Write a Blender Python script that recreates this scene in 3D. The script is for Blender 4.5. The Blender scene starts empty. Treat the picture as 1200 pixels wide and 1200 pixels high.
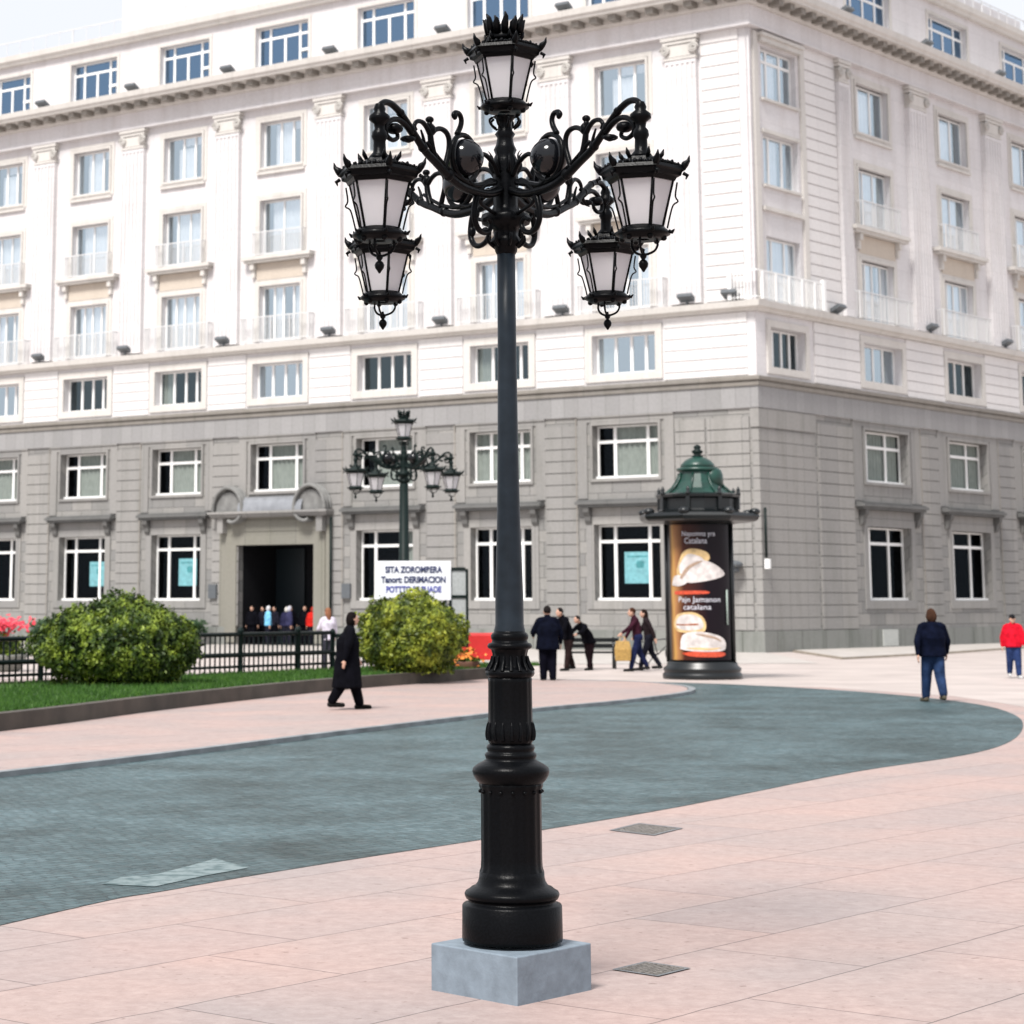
import bpy, math, random
import numpy as np
from mathutils import Vector, Matrix
random.seed(7); rng = np.random.default_rng(7)
sc = bpy.context.scene
col = sc.collection
# ------------------------------------------------------------------ camera, light, exposure
EYE = 1.85; FPX = 2600.0; PITCH = math.radians(9.523)
cd = bpy.data.cameras.new("camera"); cam = bpy.data.objects.new("camera", cd); col.objects.link(cam)
cam.location = (0, 0, EYE); cam.rotation_euler = (math.pi/2 + PITCH, 0, 0)
cd.sensor_width = 36; cd.lens = FPX/1200*36
cd.shift_x = 150/1200; cd.shift_y = -(600-267.9)/1200
cd.clip_start = .1; cd.clip_end = 2000
cd.dof.use_dof = True; cd.dof.focus_distance = 11.2; cd.dof.aperture_fstop = 5.6
sc.camera = cam
SUN_EL = math.radians(54); SUN_AZ = math.radians(208)      # azimuth clockwise from +Y
w = bpy.data.worlds.new("World"); sc.world = w; w.use_nodes = True
nt = w.node_tree; bg = nt.nodes["Background"]
sky = nt.nodes.new("ShaderNodeTexSky"); sky.sky_type = 'NISHITA'; sky.sun_disc = False
sky.sun_elevation = SUN_EL; sky.sun_rotation = SUN_AZ
sky.air_density = 1.0; sky.dust_density = 3.0; sky.ozone_density = 1.0
wtc = nt.nodes.new("ShaderNodeTexCoord"); wn_ = nt.nodes.new("ShaderNodeTexNoise"); wn_.inputs['Scale'].default_value = 2.2; wn_.inputs['Detail'].default_value = 6
nt.links.new(wtc.outputs['Generated'], wn_.inputs['Vector'])
wr_ = nt.nodes.new("ShaderNodeMapRange"); wr_.inputs['From Min'].default_value = .3; wr_.inputs['From Max'].default_value = .65; wr_.inputs['To Min'].default_value = .84; wr_.inputs['To Max'].default_value = .98
nt.links.new(wn_.outputs[0], wr_.inputs['Value'])
wm_ = nt.nodes.new("ShaderNodeMix"); wm_.data_type = 'RGBA'; wm_.inputs['B'].default_value = (4.4, 4.5, 4.75, 1)      # thin bright cloud over the blue
nt.links.new(wr_.outputs[0], wm_.inputs['Factor']); nt.links.new(sky.outputs[0], wm_.inputs['A'])
nt.links.new(wm_.outputs['Result'], bg.inputs[0]); bg.inputs[1].default_value = .12
sd = bpy.data.lights.new("sun", 'SUN'); so = bpy.data.objects.new("sun", sd); col.objects.link(so)
sd.energy = 3.0; sd.angle = math.radians(16); sd.color = (1, .965, .92)
sv = Vector((math.sin(SUN_AZ)*math.cos(SUN_EL), math.cos(SUN_AZ)*math.cos(SUN_EL), math.sin(SUN_EL)))
so.rotation_euler = sv.to_track_quat('Z', 'Y').to_euler(); so.location = sv*60
sc.view_settings.view_transform = 'Standard'; sc.view_settings.look = 'None'
sc.view_settings.exposure = 0.86; sc.view_settings.gamma = 1
sc.view_settings.use_curve_mapping = False
sc.cycles.max_bounces = 6

# ------------------------------------------------------------------ materials
def new_mat(name):
    m = bpy.data.materials.new(name); m.use_nodes = True
    return m, m.node_tree, m.node_tree.nodes["Principled BSDF"]
def plain(name, c, rough=.6, metal=0, spec=.5, noise=.15, scale=20, bump=0, coat=0):
    m, t, b = new_mat(name)
    b.inputs['Roughness'].default_value = rough; b.inputs['Metallic'].default_value = metal
    b.inputs['Specular IOR Level'].default_value = spec; b.inputs['Coat Weight'].default_value = coat
    tc = t.nodes.new('ShaderNodeNewGeometry')
    n = t.nodes.new('ShaderNodeTexNoise'); n.inputs['Scale'].default_value = scale; n.inputs['Detail'].default_value = 6
    t.links.new(tc.outputs['Position'], n.inputs['Vector'])
    r = t.nodes.new('ShaderNodeValToRGB'); r.color_ramp.elements[0].position = .3; r.color_ramp.elements[1].position = .7
    r.color_ramp.elements[0].color = tuple(x*(1-noise) for x in c)+(1,)
    r.color_ramp.elements[1].color = tuple(min(1, x*(1+noise)) for x in c)+(1,)
    t.links.new(n.outputs[0], r.inputs[0]); t.links.new(r.outputs[0], b.inputs['Base Color'])
    if bump:
        bp = t.nodes.new('ShaderNodeBump'); bp.inputs['Strength'].default_value = bump; bp.inputs['Distance'].default_value = .02
        t.links.new(n.outputs[0], bp.inputs['Height']); t.links.new(bp.outputs[0], b.inputs['Normal'])
    return m
def stone(name, c1, c2, mortar, bw, bh, joint=.012, stain=.25, stain_col=(.12, .12, .10), bumpd=.01):
    """ashlar in wall coordinates (uv = metres along the wall, metres up)"""
    m, t, b = new_mat(name); N = t.nodes; L = t.links
    b.inputs['Roughness'].default_value = .85; b.inputs['Specular IOR Level'].default_value = .25
    uv = N.new('ShaderNodeUVMap'); uv.uv_map = 'wall'
    br = N.new('ShaderNodeTexBrick'); br.inputs['Scale'].default_value = 1
    br.inputs['Brick Width'].default_value = bw; br.inputs['Row Height'].default_value = bh
    br.inputs['Mortar Size'].default_value = joint; br.inputs['Mortar Smooth'].default_value = .3
    br.inputs['Color1'].default_value = c1+(1,); br.inputs['Color2'].default_value = c2+(1,); br.inputs['Mortar'].default_value = mortar+(1,)
    L.new(uv.outputs[0], br.inputs['Vector'])
    n1 = N.new('ShaderNodeTexNoise'); n1.inputs['Scale'].default_value = .55; n1.inputs['Detail'].default_value = 8; n1.inputs['Roughness'].default_value = .65
    mp = N.new('ShaderNodeMapping'); mp.inputs['Scale'].default_value = (2.4, .35, 1)
    L.new(uv.outputs[0], mp.inputs[0]); L.new(mp.outputs[0], n1.inputs['Vector'])
    rp = N.new('ShaderNodeValToRGB'); rp.color_ramp.elements[0].position = .48; rp.color_ramp.elements[1].position = .78
    rp.color_ramp.elements[0].color = (0, 0, 0, 1); rp.color_ramp.elements[1].color = (stain, stain, stain, 1)
    L.new(n1.outputs[0], rp.inputs[0])
    mx = N.new('ShaderNodeMix'); mx.data_type = 'RGBA'; mx.inputs['B'].default_value = stain_col+(1,)
    L.new(rp.outputs[0], mx.inputs['Factor']); L.new(br.outputs['Color'], mx.inputs['A'])
    n2 = N.new('ShaderNodeTexNoise'); n2.inputs['Scale'].default_value = 9; n2.inputs['Detail'].default_value = 8
    L.new(uv.outputs[0], n2.inputs['Vector'])
    hs = N.new('ShaderNodeHueSaturation'); ma = N.new('ShaderNodeMapRange'); ma.inputs['To Min'].default_value = .86; ma.inputs['To Max'].default_value = 1.14
    L.new(n2.outputs[0], ma.inputs['Value']); L.new(ma.outputs[0], hs.inputs['Value']); L.new(mx.outputs['Result'], hs.inputs['Color'])
    L.new(hs.outputs[0], b.inputs['Base Color'])
    bp = N.new('ShaderNodeBump'); bp.inputs['Strength'].default_value = .5; bp.inputs['Distance'].default_value = bumpd
    bp.invert = True; L.new(br.outputs['Fac'], bp.inputs['Height']); L.new(bp.outputs[0], b.inputs['Normal'])
    return m
CREAM = stone('cream_stone', (.65, .63, .635), (.61, .595, .60), (.54, .525, .53), 1.6, .9, .010, .55, (.47, .435, .42))
CREAMR = stone('cream_course', (.68, .66, .65), (.64, .625, .62), (.55, .535, .53), 1.5, 50, .008, .15, (.5, .46, .42))
TRIM = stone('trim_stone', (.585, .56, .53), (.56, .54, .51), (.46, .445, .42), 2.4, 9, .01, .4, (.33, .31, .28))
TAN = stone('tan_stone', (.52, .46, .39), (.50, .44, .375), (.42, .37, .32), 3, 9, .01, .3, (.36, .31, .26))
GREY = stone('grey_stone', (.285, .275, .262), (.225, .22, .215), (.16, .158, .15), 1.3, 50, .012, .5, (.15, .15, .135))
GREYB = stone('grey_ashlar', (.28, .27, .256), (.205, .202, .197), (.12, .118, .115), 1.25, .455, .016, .5, (.15, .15, .135))
GREYF = stone('grey_frieze', (.29, .285, .285), (.25, .246, .246), (.19, .186, .184), .62, 60, .01, .45, (.22, .22, .21))
PLINTH = stone('plinth_stone', (.22, .225, .21), (.19, .195, .185), (.10, .10, .09), 1.8, 40, .02, .8, (.07, .085, .065))
LEDGE = stone('ledge_stone', (.27, .25, .225), (.25, .235, .215), (.2, .2, .18), 2.5, 9, .012, .6, (.14, .13, .11))
HOOD = stone('hood_stone', (.14, .14, .138), (.12, .12, .118), (.1, .1, .1), 2.5, 9, .012, .7, (.07, .075, .07))
YELL = stone('door_stone', (.225, .215, .185), (.195, .19, .165), (.11, .11, .10), 1.4, 9, .012, .5, (.16, .16, .12))
WHITE = plain('white_paint', (.80, .80, .79), .45, noise=.04)
SHEET = plain('zinc_sheet', (.24, .25, .27), .4, metal=.2, noise=.15, scale=3)
RAILW = plain('pale_railing_paint', (.62, .62, .62), .5, noise=.05)
DARK = plain('dark_interior', (.012, .012, .014), .9, noise=.3, spec=.1)  # near-black puts the gloom of unlit rooms and doorway into the colour
IRON = plain('black_iron', (.002, .0023, .003), .31, noise=.35, scale=90, bump=.10, spec=.085)
POLE = plain('slate_pole_paint', (.012, .018, .025), .38, noise=.2, scale=14, bump=.06, spec=.2)
IRONG = plain('green_black_iron', (.006, .013, .012), .5, noise=.3, spec=.15)
LAMPGREY = plain('floodlight_grey', (.09, .10, .11), .5, noise=.2)
PIPE = plain('dark_downpipe', (.06, .065, .065), .5)
def glass_mat(name, refl, tint, rough=.03, under=.85):
    m, t, b = new_mat(name); N = t.nodes; L = t.links
    tr = N.new('ShaderNodeBsdfTransparent'); tr.inputs[0].default_value = (under, under, under, 1)
    gl = N.new('ShaderNodeBsdfGlossy'); gl.inputs[0].default_value = tint+(1,); gl.inputs[1].default_value = rough
    ge = N.new('ShaderNodeNewGeometry'); no = N.new('ShaderNodeTexNoise'); no.inputs['Scale'].default_value = .9; no.inputs['Detail'].default_value = 1
    L.new(ge.outputs['Position'], no.inputs['Vector'])
    bp = N.new('ShaderNodeBump'); bp.inputs['Strength'].default_value = .15; bp.inputs['Distance'].default_value = .04
    L.new(no.outputs[0], bp.inputs['Height']); L.new(bp.outputs[0], gl.inputs['Normal'])
    mx = N.new('ShaderNodeMixShader'); mx.inputs[0].default_value = refl
    L.new(tr.outputs[0], mx.inputs[1]); L.new(gl.outputs[0], mx.inputs[2])
    L.new(mx.outputs[0], N['Material Output'].inputs[0]); return m
G_LOW = glass_mat('dark_window_glass', .012, (.7, .85, 1), .05, .8)
G_MEZ = glass_mat('mid_window_glass', .13, (.62, .78, .85), .06, .8)
G_UP = glass_mat('pale_window_glass', .55, (.80, .92, 1), .06, .95)
G_ATT = glass_mat('sky_tinted_window_glass', .42, (.36, .56, .82), .08, .5)  # blue of the reflected sky is put into the gloss tint
CURT = plain('green_grey_curtain', (.30, .34, .31), .9, noise=.1, scale=4)
CURW = plain('white_curtain', (.85, .86, .87), .9, noise=.06, scale=3)
NOTICE = plain('pale_cyan_paper', (.15, .36, .40), .6, noise=.2, scale=6)
NOTICED = plain('cyan_paper_print', (.05, .22, .24), .6, noise=.3, scale=6)

# ------------------------------------------------------------------ mesh builder
class MB:
    def __init__(s): s.v = []; s.f = []; s.uv = []; s.m = []; s.sm = []; s.hasuv = False
    def add(s, vs, fs, uvs=None, mi=0, smooth=False):
        o = len(s.v); s.v += [tuple(p) for p in vs]
        for i, f in enumerate(fs):
            s.f.append(tuple(o+k for k in f)); s.m.append(mi); s.sm.append(smooth)
            s.uv.append(uvs[i] if uvs else None)
        if uvs: s.hasuv = True
    def box(s, c, size, rot=None, mi=0):
        x, y, z = (a/2 for a in size); M = rot or Matrix.Identity(3); c = Vector(c)
        vs = [c + M @ Vector((i*x, j*y, k*z)) for k in (-1, 1) for j in (-1, 1) for i in (-1, 1)]
        s.add(vs, [(0,2,3,1), (4,5,7,6), (0,1,5,4), (2,6,7,3), (0,4,6,2), (1,3,7,5)], mi=mi)
    def tube(s, pts, rad, n=10, mi=0, closed=False, flat=1.0, caps=True):
        P = [Vector(p) for p in pts]; m = len(P)
        if not hasattr(rad, '__len__'): rad = [rad]*m
        vs = []; up = Vector((0, 0, 1)); t0 = (P[1]-P[0]).normalized()
        if abs(t0.z) > .95: up = Vector((0, 1, 0))
        nrm = (up - t0*up.dot(t0)).normalized()
        for i, p in enumerate(P):
            a = P[(i-1) % m] if (closed or i > 0) else P[i]; b = P[(i+1) % m] if (closed or i < m-1) else P[i]
            t = (b-a).normalized(); nrm = (nrm - t*nrm.dot(t))
            nrm = nrm.normalized() if nrm.length > 1e-6 else t.orthogonal().normalized()
            bn = t.cross(nrm)
            for k in range(n):
                q = 2*math.pi*k/n; vs.append(p + nrm*math.cos(q)*rad[i] + bn*math.sin(q)*rad[i]*flat)
        fs = []
        for i in range(m if closed else m-1):
            j = (i+1) % m
            for k in range(n): fs.append((i*n+k, i*n+(k+1) % n, j*n+(k+1) % n, j*n+k))
        if not closed and caps:
            fs.append(tuple(range(n))[::-1]); fs.append(tuple((m-1)*n+k for k in range(n)))
        s.add(vs, fs, mi=mi, smooth=True)
    def lathe(s, prof, c=(0, 0), n=32, mi=0, ph=0, fl=0, flr=0, smooth=True, capb=True, capt=True):
        vs = []; fs = []
        for (r, z) in prof:
            for k in range(n):
                q = 2*math.pi*k/n+ph; rr = r*(1 - (flr if (fl and r > 0) else 0)*(.5-.5*math.cos(fl*q)))
                vs.append((c[0]+rr*math.cos(q), c[1]+rr*math.sin(q), z))
        for i in range(len(prof)-1):
            for k in range(n): fs.append((i*n+k, i*n+(k+1) % n, (i+1)*n+(k+1) % n, (i+1)*n+k))
        if capb: fs.append(tuple(range(n))[::-1])
        if capt: fs.append(tuple((len(prof)-1)*n+k for k in range(n)))
        s.add(vs, fs, mi=mi, smooth=smooth)
    def ell(s, c, r, n=12, m=8, rot=None, mi=0):
        vs = []; M = rot or Matrix.Identity(3); c = Vector(c); r = r if hasattr(r, '__len__') else (r,)*3
        for i in range(m+1):
            a = math.pi*i/m
            for k in range(n):
                q = 2*math.pi*k/n
                vs.append(c + M @ Vector((r[0]*math.sin(a)*math.cos(q), r[1]*math.sin(a)*math.sin(q), -r[2]*math.cos(a))))
        fs = [(i*n+k, i*n+(k+1) % n, (i+1)*n+(k+1) % n, (i+1)*n+k) for i in range(m) for k in range(n)]
        s.add(vs, fs, mi=mi, smooth=True)
    def cap(s, a, b, r0, r1, n=10):
        a = Vector(a); b = Vector(b); d = b-a; L = d.length or 1e-4
        t = d/L; pts = []; rr = []
        for q in (80, 55, 30): pts.append(a - t*r0*math.sin(math.radians(q))); rr.append(r0*math.cos(math.radians(q)))
        pts.append(a); rr.append(r0); pts.append(b); rr.append(r1)
        for q in (30, 55, 80): pts.append(b + t*r1*math.sin(math.radians(q))); rr.append(r1*math.cos(math.radians(q)))
        s.tube(pts, rr, n)
    def build(s, name, mats, parent=None, merge=False, bevel=0):
        me = bpy.data.meshes.new(name); me.from_pydata(s.v, [], s.f)
        mats = mats if isinstance(mats, (list, tuple)) else [mats]
        for m in mats: me.materials.append(m)
        me.polygons.foreach_set('material_index', s.m); me.polygons.foreach_set('use_smooth', s.sm)
        if s.hasuv:
            ul = me.uv_layers.new(name='wall'); k = 0; arr = []
            for f, u in zip(s.f, s.uv):
                arr += [c for p in (u if u else [(0, 0)]*len(f)) for c in p]
            ul.data.foreach_set('uv', arr)
        me.update()
        o = bpy.data.objects.new(name, me); col.objects.link(o)
        if parent: o.parent = parent
        if bevel:
            b = o.modifiers.new('bevel', 'BEVEL'); b.width = bevel; b.segments = 2; b.limit_method = 'ANGLE'; b.angle_limit = math.radians(50)
        return o
def tag(o, label=None, cat=None, group=None, kind=None):
    if label: o['label'] = label
    if cat: o['category'] = cat
    if group: o['group'] = group
    if kind: o['kind'] = kind
    return o
def empty(name, loc=(0, 0, 0), rz=0, **k):
    o = bpy.data.objects.new(name, None); col.objects.link(o); o.location = loc; o.rotation_euler = (0, 0, rz)
    o.empty_display_size = .3
    return tag(o, **k)
def copy_tree(o, parent=None):
    c = o.copy(); col.objects.link(c)
    if parent: c.parent = parent
    for ch in list(o.children): copy_tree(ch, c)
    return c
def smoothpath(pts, n=6):
    P = [Vector(p) for p in pts]; out = []
    for i in range(len(P)-1):
        p0 = P[max(i-1, 0)]; p1 = P[i]; p2 = P[i+1]; p3 = P[min(i+2, len(P)-1)]
        for k in range(n):
            t = k/n; out.append(.5*((2*p1)+(p2-p0)*t+(2*p0-5*p1+4*p2-p3)*t*t+(3*p1-p0-3*p2+p3)*t**3))
    out.append(P[-1]); return out
def text_mesh(name, body, size, mat, parent, M, extrude=.004):
    cu = bpy.data.curves.new(name, 'FONT'); cu.body = body; cu.size = size; cu.extrude = extrude; cu.align_x = 'CENTER'; cu.offset = size*.04
    t = bpy.data.objects.new('tmp', cu); col.objects.link(t)
    dg = bpy.context.evaluated_depsgraph_get(); me = bpy.data.meshes.new_from_object(t.evaluated_get(dg))
    bpy.data.objects.remove(t); me.transform(M); me.materials.clear(); me.materials.append(mat)
    o = bpy.data.objects.new(name, me); col.objects.link(o); o.parent = parent; return o

# ------------------------------------------------------------------ ground
CX, CY = 13.715, 81.381                                     # building corner on the ground
DL = Vector((-.8004, .5995)); DR = Vector((.6407, .7678))
NL = Vector((-.5995, -.8004)); NR = Vector((.7678, -.6407))
def ground_mats():
    ang = math.atan2(DR.y, DR.x)
    def coords(t):
        g = t.nodes.new('ShaderNodeNewGeometry'); mp = t.nodes.new('ShaderNodeMapping'); mp.vector_type = 'POINT'
        mp.inputs['Rotation'].default_value = (0, 0, -ang); t.links.new(g.outputs['Position'], mp.inputs[0]); return g, mp
    # pink slabs
    m, t, b = new_mat('pink_granite_slabs'); N = t.nodes; L = t.links; g, mp = coords(t)
    br = N.new('ShaderNodeTexBrick'); br.inputs['Scale'].default_value = 1; br.inputs['Brick Width'].default_value = 1.9; br.inputs['Row Height'].default_value = .95
    br.inputs['Mortar Size'].default_value = .006; br.inputs['Mortar Smooth'].default_value = .3; br.offset = .37
    br.inputs['Color1'].default_value = (.385, .298, .270, 1); br.inputs['Color2'].default_value = (.345, .282, .264, 1); br.inputs['Mortar'].default_value = (.13, .105, .10, 1)
    # wobble the joints
    nw = N.new('ShaderNodeTexNoise'); nw.inputs['Scale'].default_value = 3; L.new(mp.outputs[0], nw.inputs['Vector'])
    sb = N.new('ShaderNodeVectorMath'); sb.operation = 'MULTIPLY_ADD'; sb.inputs[1].default_value = (.03, .03, 0)
    L.new(nw.outputs['Color'], sb.inputs[0]); L.new(mp.outputs[0], sb.inputs[2]); L.new(sb.outputs[0], br.inputs['Vector'])
    n1 = N.new('ShaderNodeTexNoise'); n1.inputs['Scale'].default_value = .55; n1.inputs['Detail'].default_value = 5; L.new(g.outputs['Position'], n1.inputs['Vector'])
    r1 = N.new('ShaderNodeValToRGB'); r1.color_ramp.elements[0].color = (.92, .95, .97, 1); r1.color_ramp.elements[1].color = (1.08, 1.0, .98, 1)
    r1.color_ramp.elements[0].position = .35; r1.color_ramp.elements[1].position = .68; L.new(n1.outputs[0], r1.inputs[0])
    mu = N.new('ShaderNodeMix'); mu.data_type = 'RGBA'; mu.blend_type = 'MULTIPLY'; mu.inputs['Factor'].default_value = 1
    L.new(br.outputs['Color'], mu.inputs['A']); L.new(r1.outputs[0], mu.inputs['B'])
    n2 = N.new('ShaderNodeTexNoise'); n2.inputs['Scale'].default_value = 9; n2.inputs['Detail'].default_value = 15; n2.inputs['Roughness'].default_value = .82; n2.inputs['Distortion'].default_value = .3
    L.new(g.outputs['Position'], n2.inputs['Vector'])
    r2 = N.new('ShaderNodeValToRGB'); r2.color_ramp.elements[0].position = .3; r2.color_ramp.elements[1].position = .62
    r2.color_ramp.elements[0].color = (.70, .65, .65, 1); r2.color_ramp.elements[1].color = (1.10, 1.10, 1.10, 1); L.new(n2.outputs[0], r2.inputs[0])
    m2 = N.new('ShaderNodeMix'); m2.data_type = 'RGBA'; m2.blend_type = 'MULTIPLY'; m2.inputs['Factor'].default_value = .85
    L.new(mu.outputs['Result'], m2.inputs['A']); L.new(r2.outputs[0], m2.inputs['B'])
    # small dark spots of dirt
    vo = N.new('ShaderNodeTexNoise'); vo.inputs['Scale'].default_value = 14; vo.inputs['Detail'].default_value = 3; L.new(g.outputs['Position'], vo.inputs['Vector'])
    r3 = N.new('ShaderNodeValToRGB'); r3.color_ramp.elements[0].position = .27; r3.color_ramp.elements[1].position = .335
    r3.color_ramp.elements[0].color = (.55, .5, .48, 1); r3.color_ramp.elements[1].color = (1, 1, 1, 1); L.new(vo.outputs[0], r3.inputs[0])
    m3 = N.new('ShaderNodeMix'); m3.data_type = 'RGBA'; m3.blend_type = 'MULTIPLY'; m3.inputs['Factor'].default_value = .8
    L.new(m2.outputs['Result'], m3.inputs['A']); L.new(r3.outputs[0], m3.inputs['B'])
    L.new(m3.outputs['Result'], b.inputs['Base Color'])
    b.inputs['Roughness'].default_value = .62; b.inputs['Specular IOR Level'].default_value = .35
    bp = N.new('ShaderNodeBump'); bp.inputs['Strength'].default_value = .35; bp.inputs['Distance'].default_value = .012
    L.new(n2.outputs[0], bp.inputs['Height']); L.new(bp.outputs[0], b.inputs['Normal'])
    pink = m
    # blue grey setts
    m, t, b = new_mat('blue_grey_setts'); N = t.nodes; L = t.links; g, mp = coords(t)
    mp.inputs['Rotation'].default_value = (0, 0, -math.radians(48))
    br = N.new('ShaderNodeTexBrick'); br.inputs['Scale'].default_value = 1; br.inputs['Brick Width'].default_value = .125; br.inputs['Row Height'].default_value = .11
    br.inputs['Mortar Size'].default_value = .009; br.inputs['Mortar Smooth'].default_value = .6
    br.inputs['Color1'].default_value = (.068, .108, .112, 1); br.inputs['Color2'].default_value = (.036, .066, .069, 1); br.inputs['Mortar'].default_value = (.026, .044, .046, 1)
    nw = N.new('ShaderNodeTexNoise'); nw.inputs['Scale'].default_value = 5; L.new(mp.outputs[0], nw.inputs['Vector'])
    sb = N.new('ShaderNodeVectorMath'); sb.operation = 'MULTIPLY_ADD'; sb.inputs[1].default_value = (.16, .12, 0)
    L.new(nw.outputs['Color'], sb.inputs[0]); L.new(mp.outputs[0], sb.inputs[2]); L.new(sb.outputs[0], br.inputs['Vector'])
    n1 = N.new('ShaderNodeTexNoise'); n1.inputs['Scale'].default_value = .5; n1.inputs['Detail'].default_value = 12; n1.inputs['Roughness'].default_value = .72
    L.new(g.outputs['Position'], n1.inputs['Vector'])
    r1 = N.new('ShaderNodeValToRGB'); r1.color_ramp.elements[0].position = .33; r1.color_ramp.elements[1].position = .68
    r1.color_ramp.elements[0].color = (.30, .38, .36, 1); r1.color_ramp.elements[1].color = (1.75, 1.7, 1.8, 1); L.new(n1.outputs[0], r1.inputs[0])
    mu = N.new('ShaderNodeMix'); mu.data_type = 'RGBA'; mu.blend_type = 'MULTIPLY'; mu.inputs['Factor'].default_value = 1
    L.new(br.outputs['Color'], mu.inputs['A']); L.new(r1.outputs[0], mu.inputs['B']); L.new(mu.outputs['Result'], b.inputs['Base Color'])
    n3 = N.new('ShaderNodeTexNoise'); n3.inputs['Scale'].default_value = 9; n3.inputs['Detail'].default_value = 6; L.new(g.outputs['Position'], n3.inputs['Vector'])
    r3 = N.new('ShaderNodeMapRange'); b.inputs['Specular IOR Level'].default_value = .35; r3.inputs['To Min'].default_value = .28; r3.inputs['To Max'].default_value = .7; L.new(n3.outputs[0], r3.inputs['Value']); L.new(r3.outputs[0], b.inputs['Roughness'])
    b1 = N.new('ShaderNodeBump'); b1.invert = True; b1.inputs['Strength'].default_value = .8; b1.inputs['Distance'].default_value = .012; L.new(br.outputs['Fac'], b1.inputs['Height'])
    b2 = N.new('ShaderNodeBump'); b2.inputs['Strength'].default_value = .8; b2.inputs['Distance'].default_value = .035; L.new(n3.outputs[0], b2.inputs['Height']); L.new(b1.outputs[0], b2.inputs['Normal'])
    L.new(b2.outputs[0], b.inputs['Normal'])
    return pink, m
PINK, SETT = ground_mats()
mb = MB(); mb.add([(-300, -120, 0), (300, -120, 0), (300, 480, 0), (-300, 480, 0)], [(0, 1, 2, 3)])
tag(mb.build('ground', PINK), kind='structure')
near = [(-14, -8.5), (-6, 4.4), (-2.22, 13.29), (-1.38, 14.9), (-.31, 16.5), (1.01, 18.3), (2.72, 20.83), (5.13, 24.91), (7.05, 27.63), (8.35, 30.3), (9.6, 34.1), (10.4, 37.5), (10.75, 41), (10.35, 44.6), (9.3, 48), (7.6, 51.0), (5.7, 52.6), (4.2, 53.3), (2.6, 53.6)]
far = [(2.6, 52.6), (4.0, 52.3), (5.2, 51.5), (6.1, 50.2), (6.5, 48.2), (6.3, 46.0), (5.6, 43.9), (4.2, 41.0), (2.4, 37.9), (-.59, 31.61), (-2.55, 27.19), (-4.06, 24.09), (-9, 14.5), (-24, -14.5)]
near_s = [tuple(p.xy) for p in smoothpath([(x, y, 0) for x, y in near], 5)]
far_s = [tuple(p.xy) for p in smoothpath([(x, y, 0) for x, y in far], 5)]
mb = MB(); poly = near_s+far_s
mb.add([(x, y, .004) for x, y in poly], [tuple(range(len(poly)))])
tag(mb.build('road', SETT), kind='structure')
def ribbon(name, path, w, z0, z1, mat, kind='structure', side=1):
    """kerb swept along a ground path; w metres to one side"""
    P = [Vector((x, y)) for x, y in path]; a = []; b_ = []
    for i, p in enumerate(P):
        t = (P[min(i+1, len(P)-1)]-P[max(i-1, 0)]).normalized(); n = Vector((-t.y, t.x))*side
        a.append(p); b_.append(p+n*w)
    mb = MB(); n = len(P)
    vs = [(p.x, p.y, z) for z in (z0, z1) for arr in (a, b_) for p in arr]
    fs = []
    for i in range(n-1):
        fs += [(2*n+i, 2*n+i+1, 3*n+i+1, 3*n+i), (i, i+1, 2*n+i+1, 2*n+i), (n+i, 3*n+i, 3*n+i+1, n+i+1)]
    fs += [(0, 2*n, 3*n, n), (n-1, 2*n-1, 4*n-1, 3*n-1)]
    mb.add(vs, fs); o = mb.build(name, mat)
    return tag(o, kind=kind) if kind else o
KERB = plain('grey_kerb_stone', (.20, .215, .225), .7, noise=.3, scale=2.5, bump=.2)
DKERB = plain('dark_bed_edging', (.058, .048, .038), .75, noise=.35, scale=2, bump=.2)
# raised pink pavement beyond the road with its kerb
isl = far_s[:-6] + [(-4.06-3.2, 24.09-6.2)]
ribbon('kerb', far_s, .14, -.05, .065, KERB, side=-1)
def offs(path, w, side):
    P = [Vector((x, y)) for x, y in path]; out = []
    for i, p in enumerate(P):
        t = (P[min(i+1, len(P)-1)]-P[max(i-1, 0)]).normalized(); out.append(tuple(p+Vector((-t.y, t.x))*side*w))
    return out
inner = offs(far_s, .158, -1)
mb = MB(); poly = inner+[(-40, -8), (-40, 40), (-7, 40), (-1.2, 52.8)]
mb.add([(x, y, .058) for x, y in poly], [tuple(range(len(poly)))])
tag(mb.build('pavement', PINK), kind='structure')
PALE = plain('pale_plaza_paving', (.42, .365, .34), .6, noise=.14, scale=.6, bump=.05)  # paler beige paving, with grazing sky sheen also put into its colour
mb = MB(); mb.add([(x, y, .002) for x, y in [(-60, 55), (2.5, 54.2), (9.5, 49.0), (11.2, 44.5), (11.4, 38), (70, 38), (120, 160), (-120, 160)]], [tuple(range(8))])
tag(mb.build('plaza', PALE), kind='structure')
# worn pale marking on the road
m, t, b = new_mat('worn_marking'); nz = t.nodes.new('ShaderNodeTexNoise'); nz.inputs['Scale'].default_value = 9; nz.inputs['Detail'].default_value = 8
gp = t.nodes.new('ShaderNodeNewGeometry'); t.links.new(gp.outputs['Position'], nz.inputs['Vector'])
cr = t.nodes.new('ShaderNodeValToRGB'); cr.color_ramp.elements[0].color = (.065, .105, .11, 1); cr.color_ramp.elements[1].color = (.17, .215, .22, 1)
cr.color_ramp.elements[0].position = .38; cr.color_ramp.elements[1].position = .55
t.links.new(nz.outputs[0], cr.inputs[0]); t.links.new(cr.outputs[0], b.inputs['Base Color']); b.inputs['Roughness'].default_value = .7
mb = MB(); q = [(-1.86, 15.15), (-1.5, 15.02), (-1.22, 15.6), (-.95, 16.05), (-1.22, 16.62), (-1.36, 16.2), (-1.55, 15.7), (-1.78, 15.5)]
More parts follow.
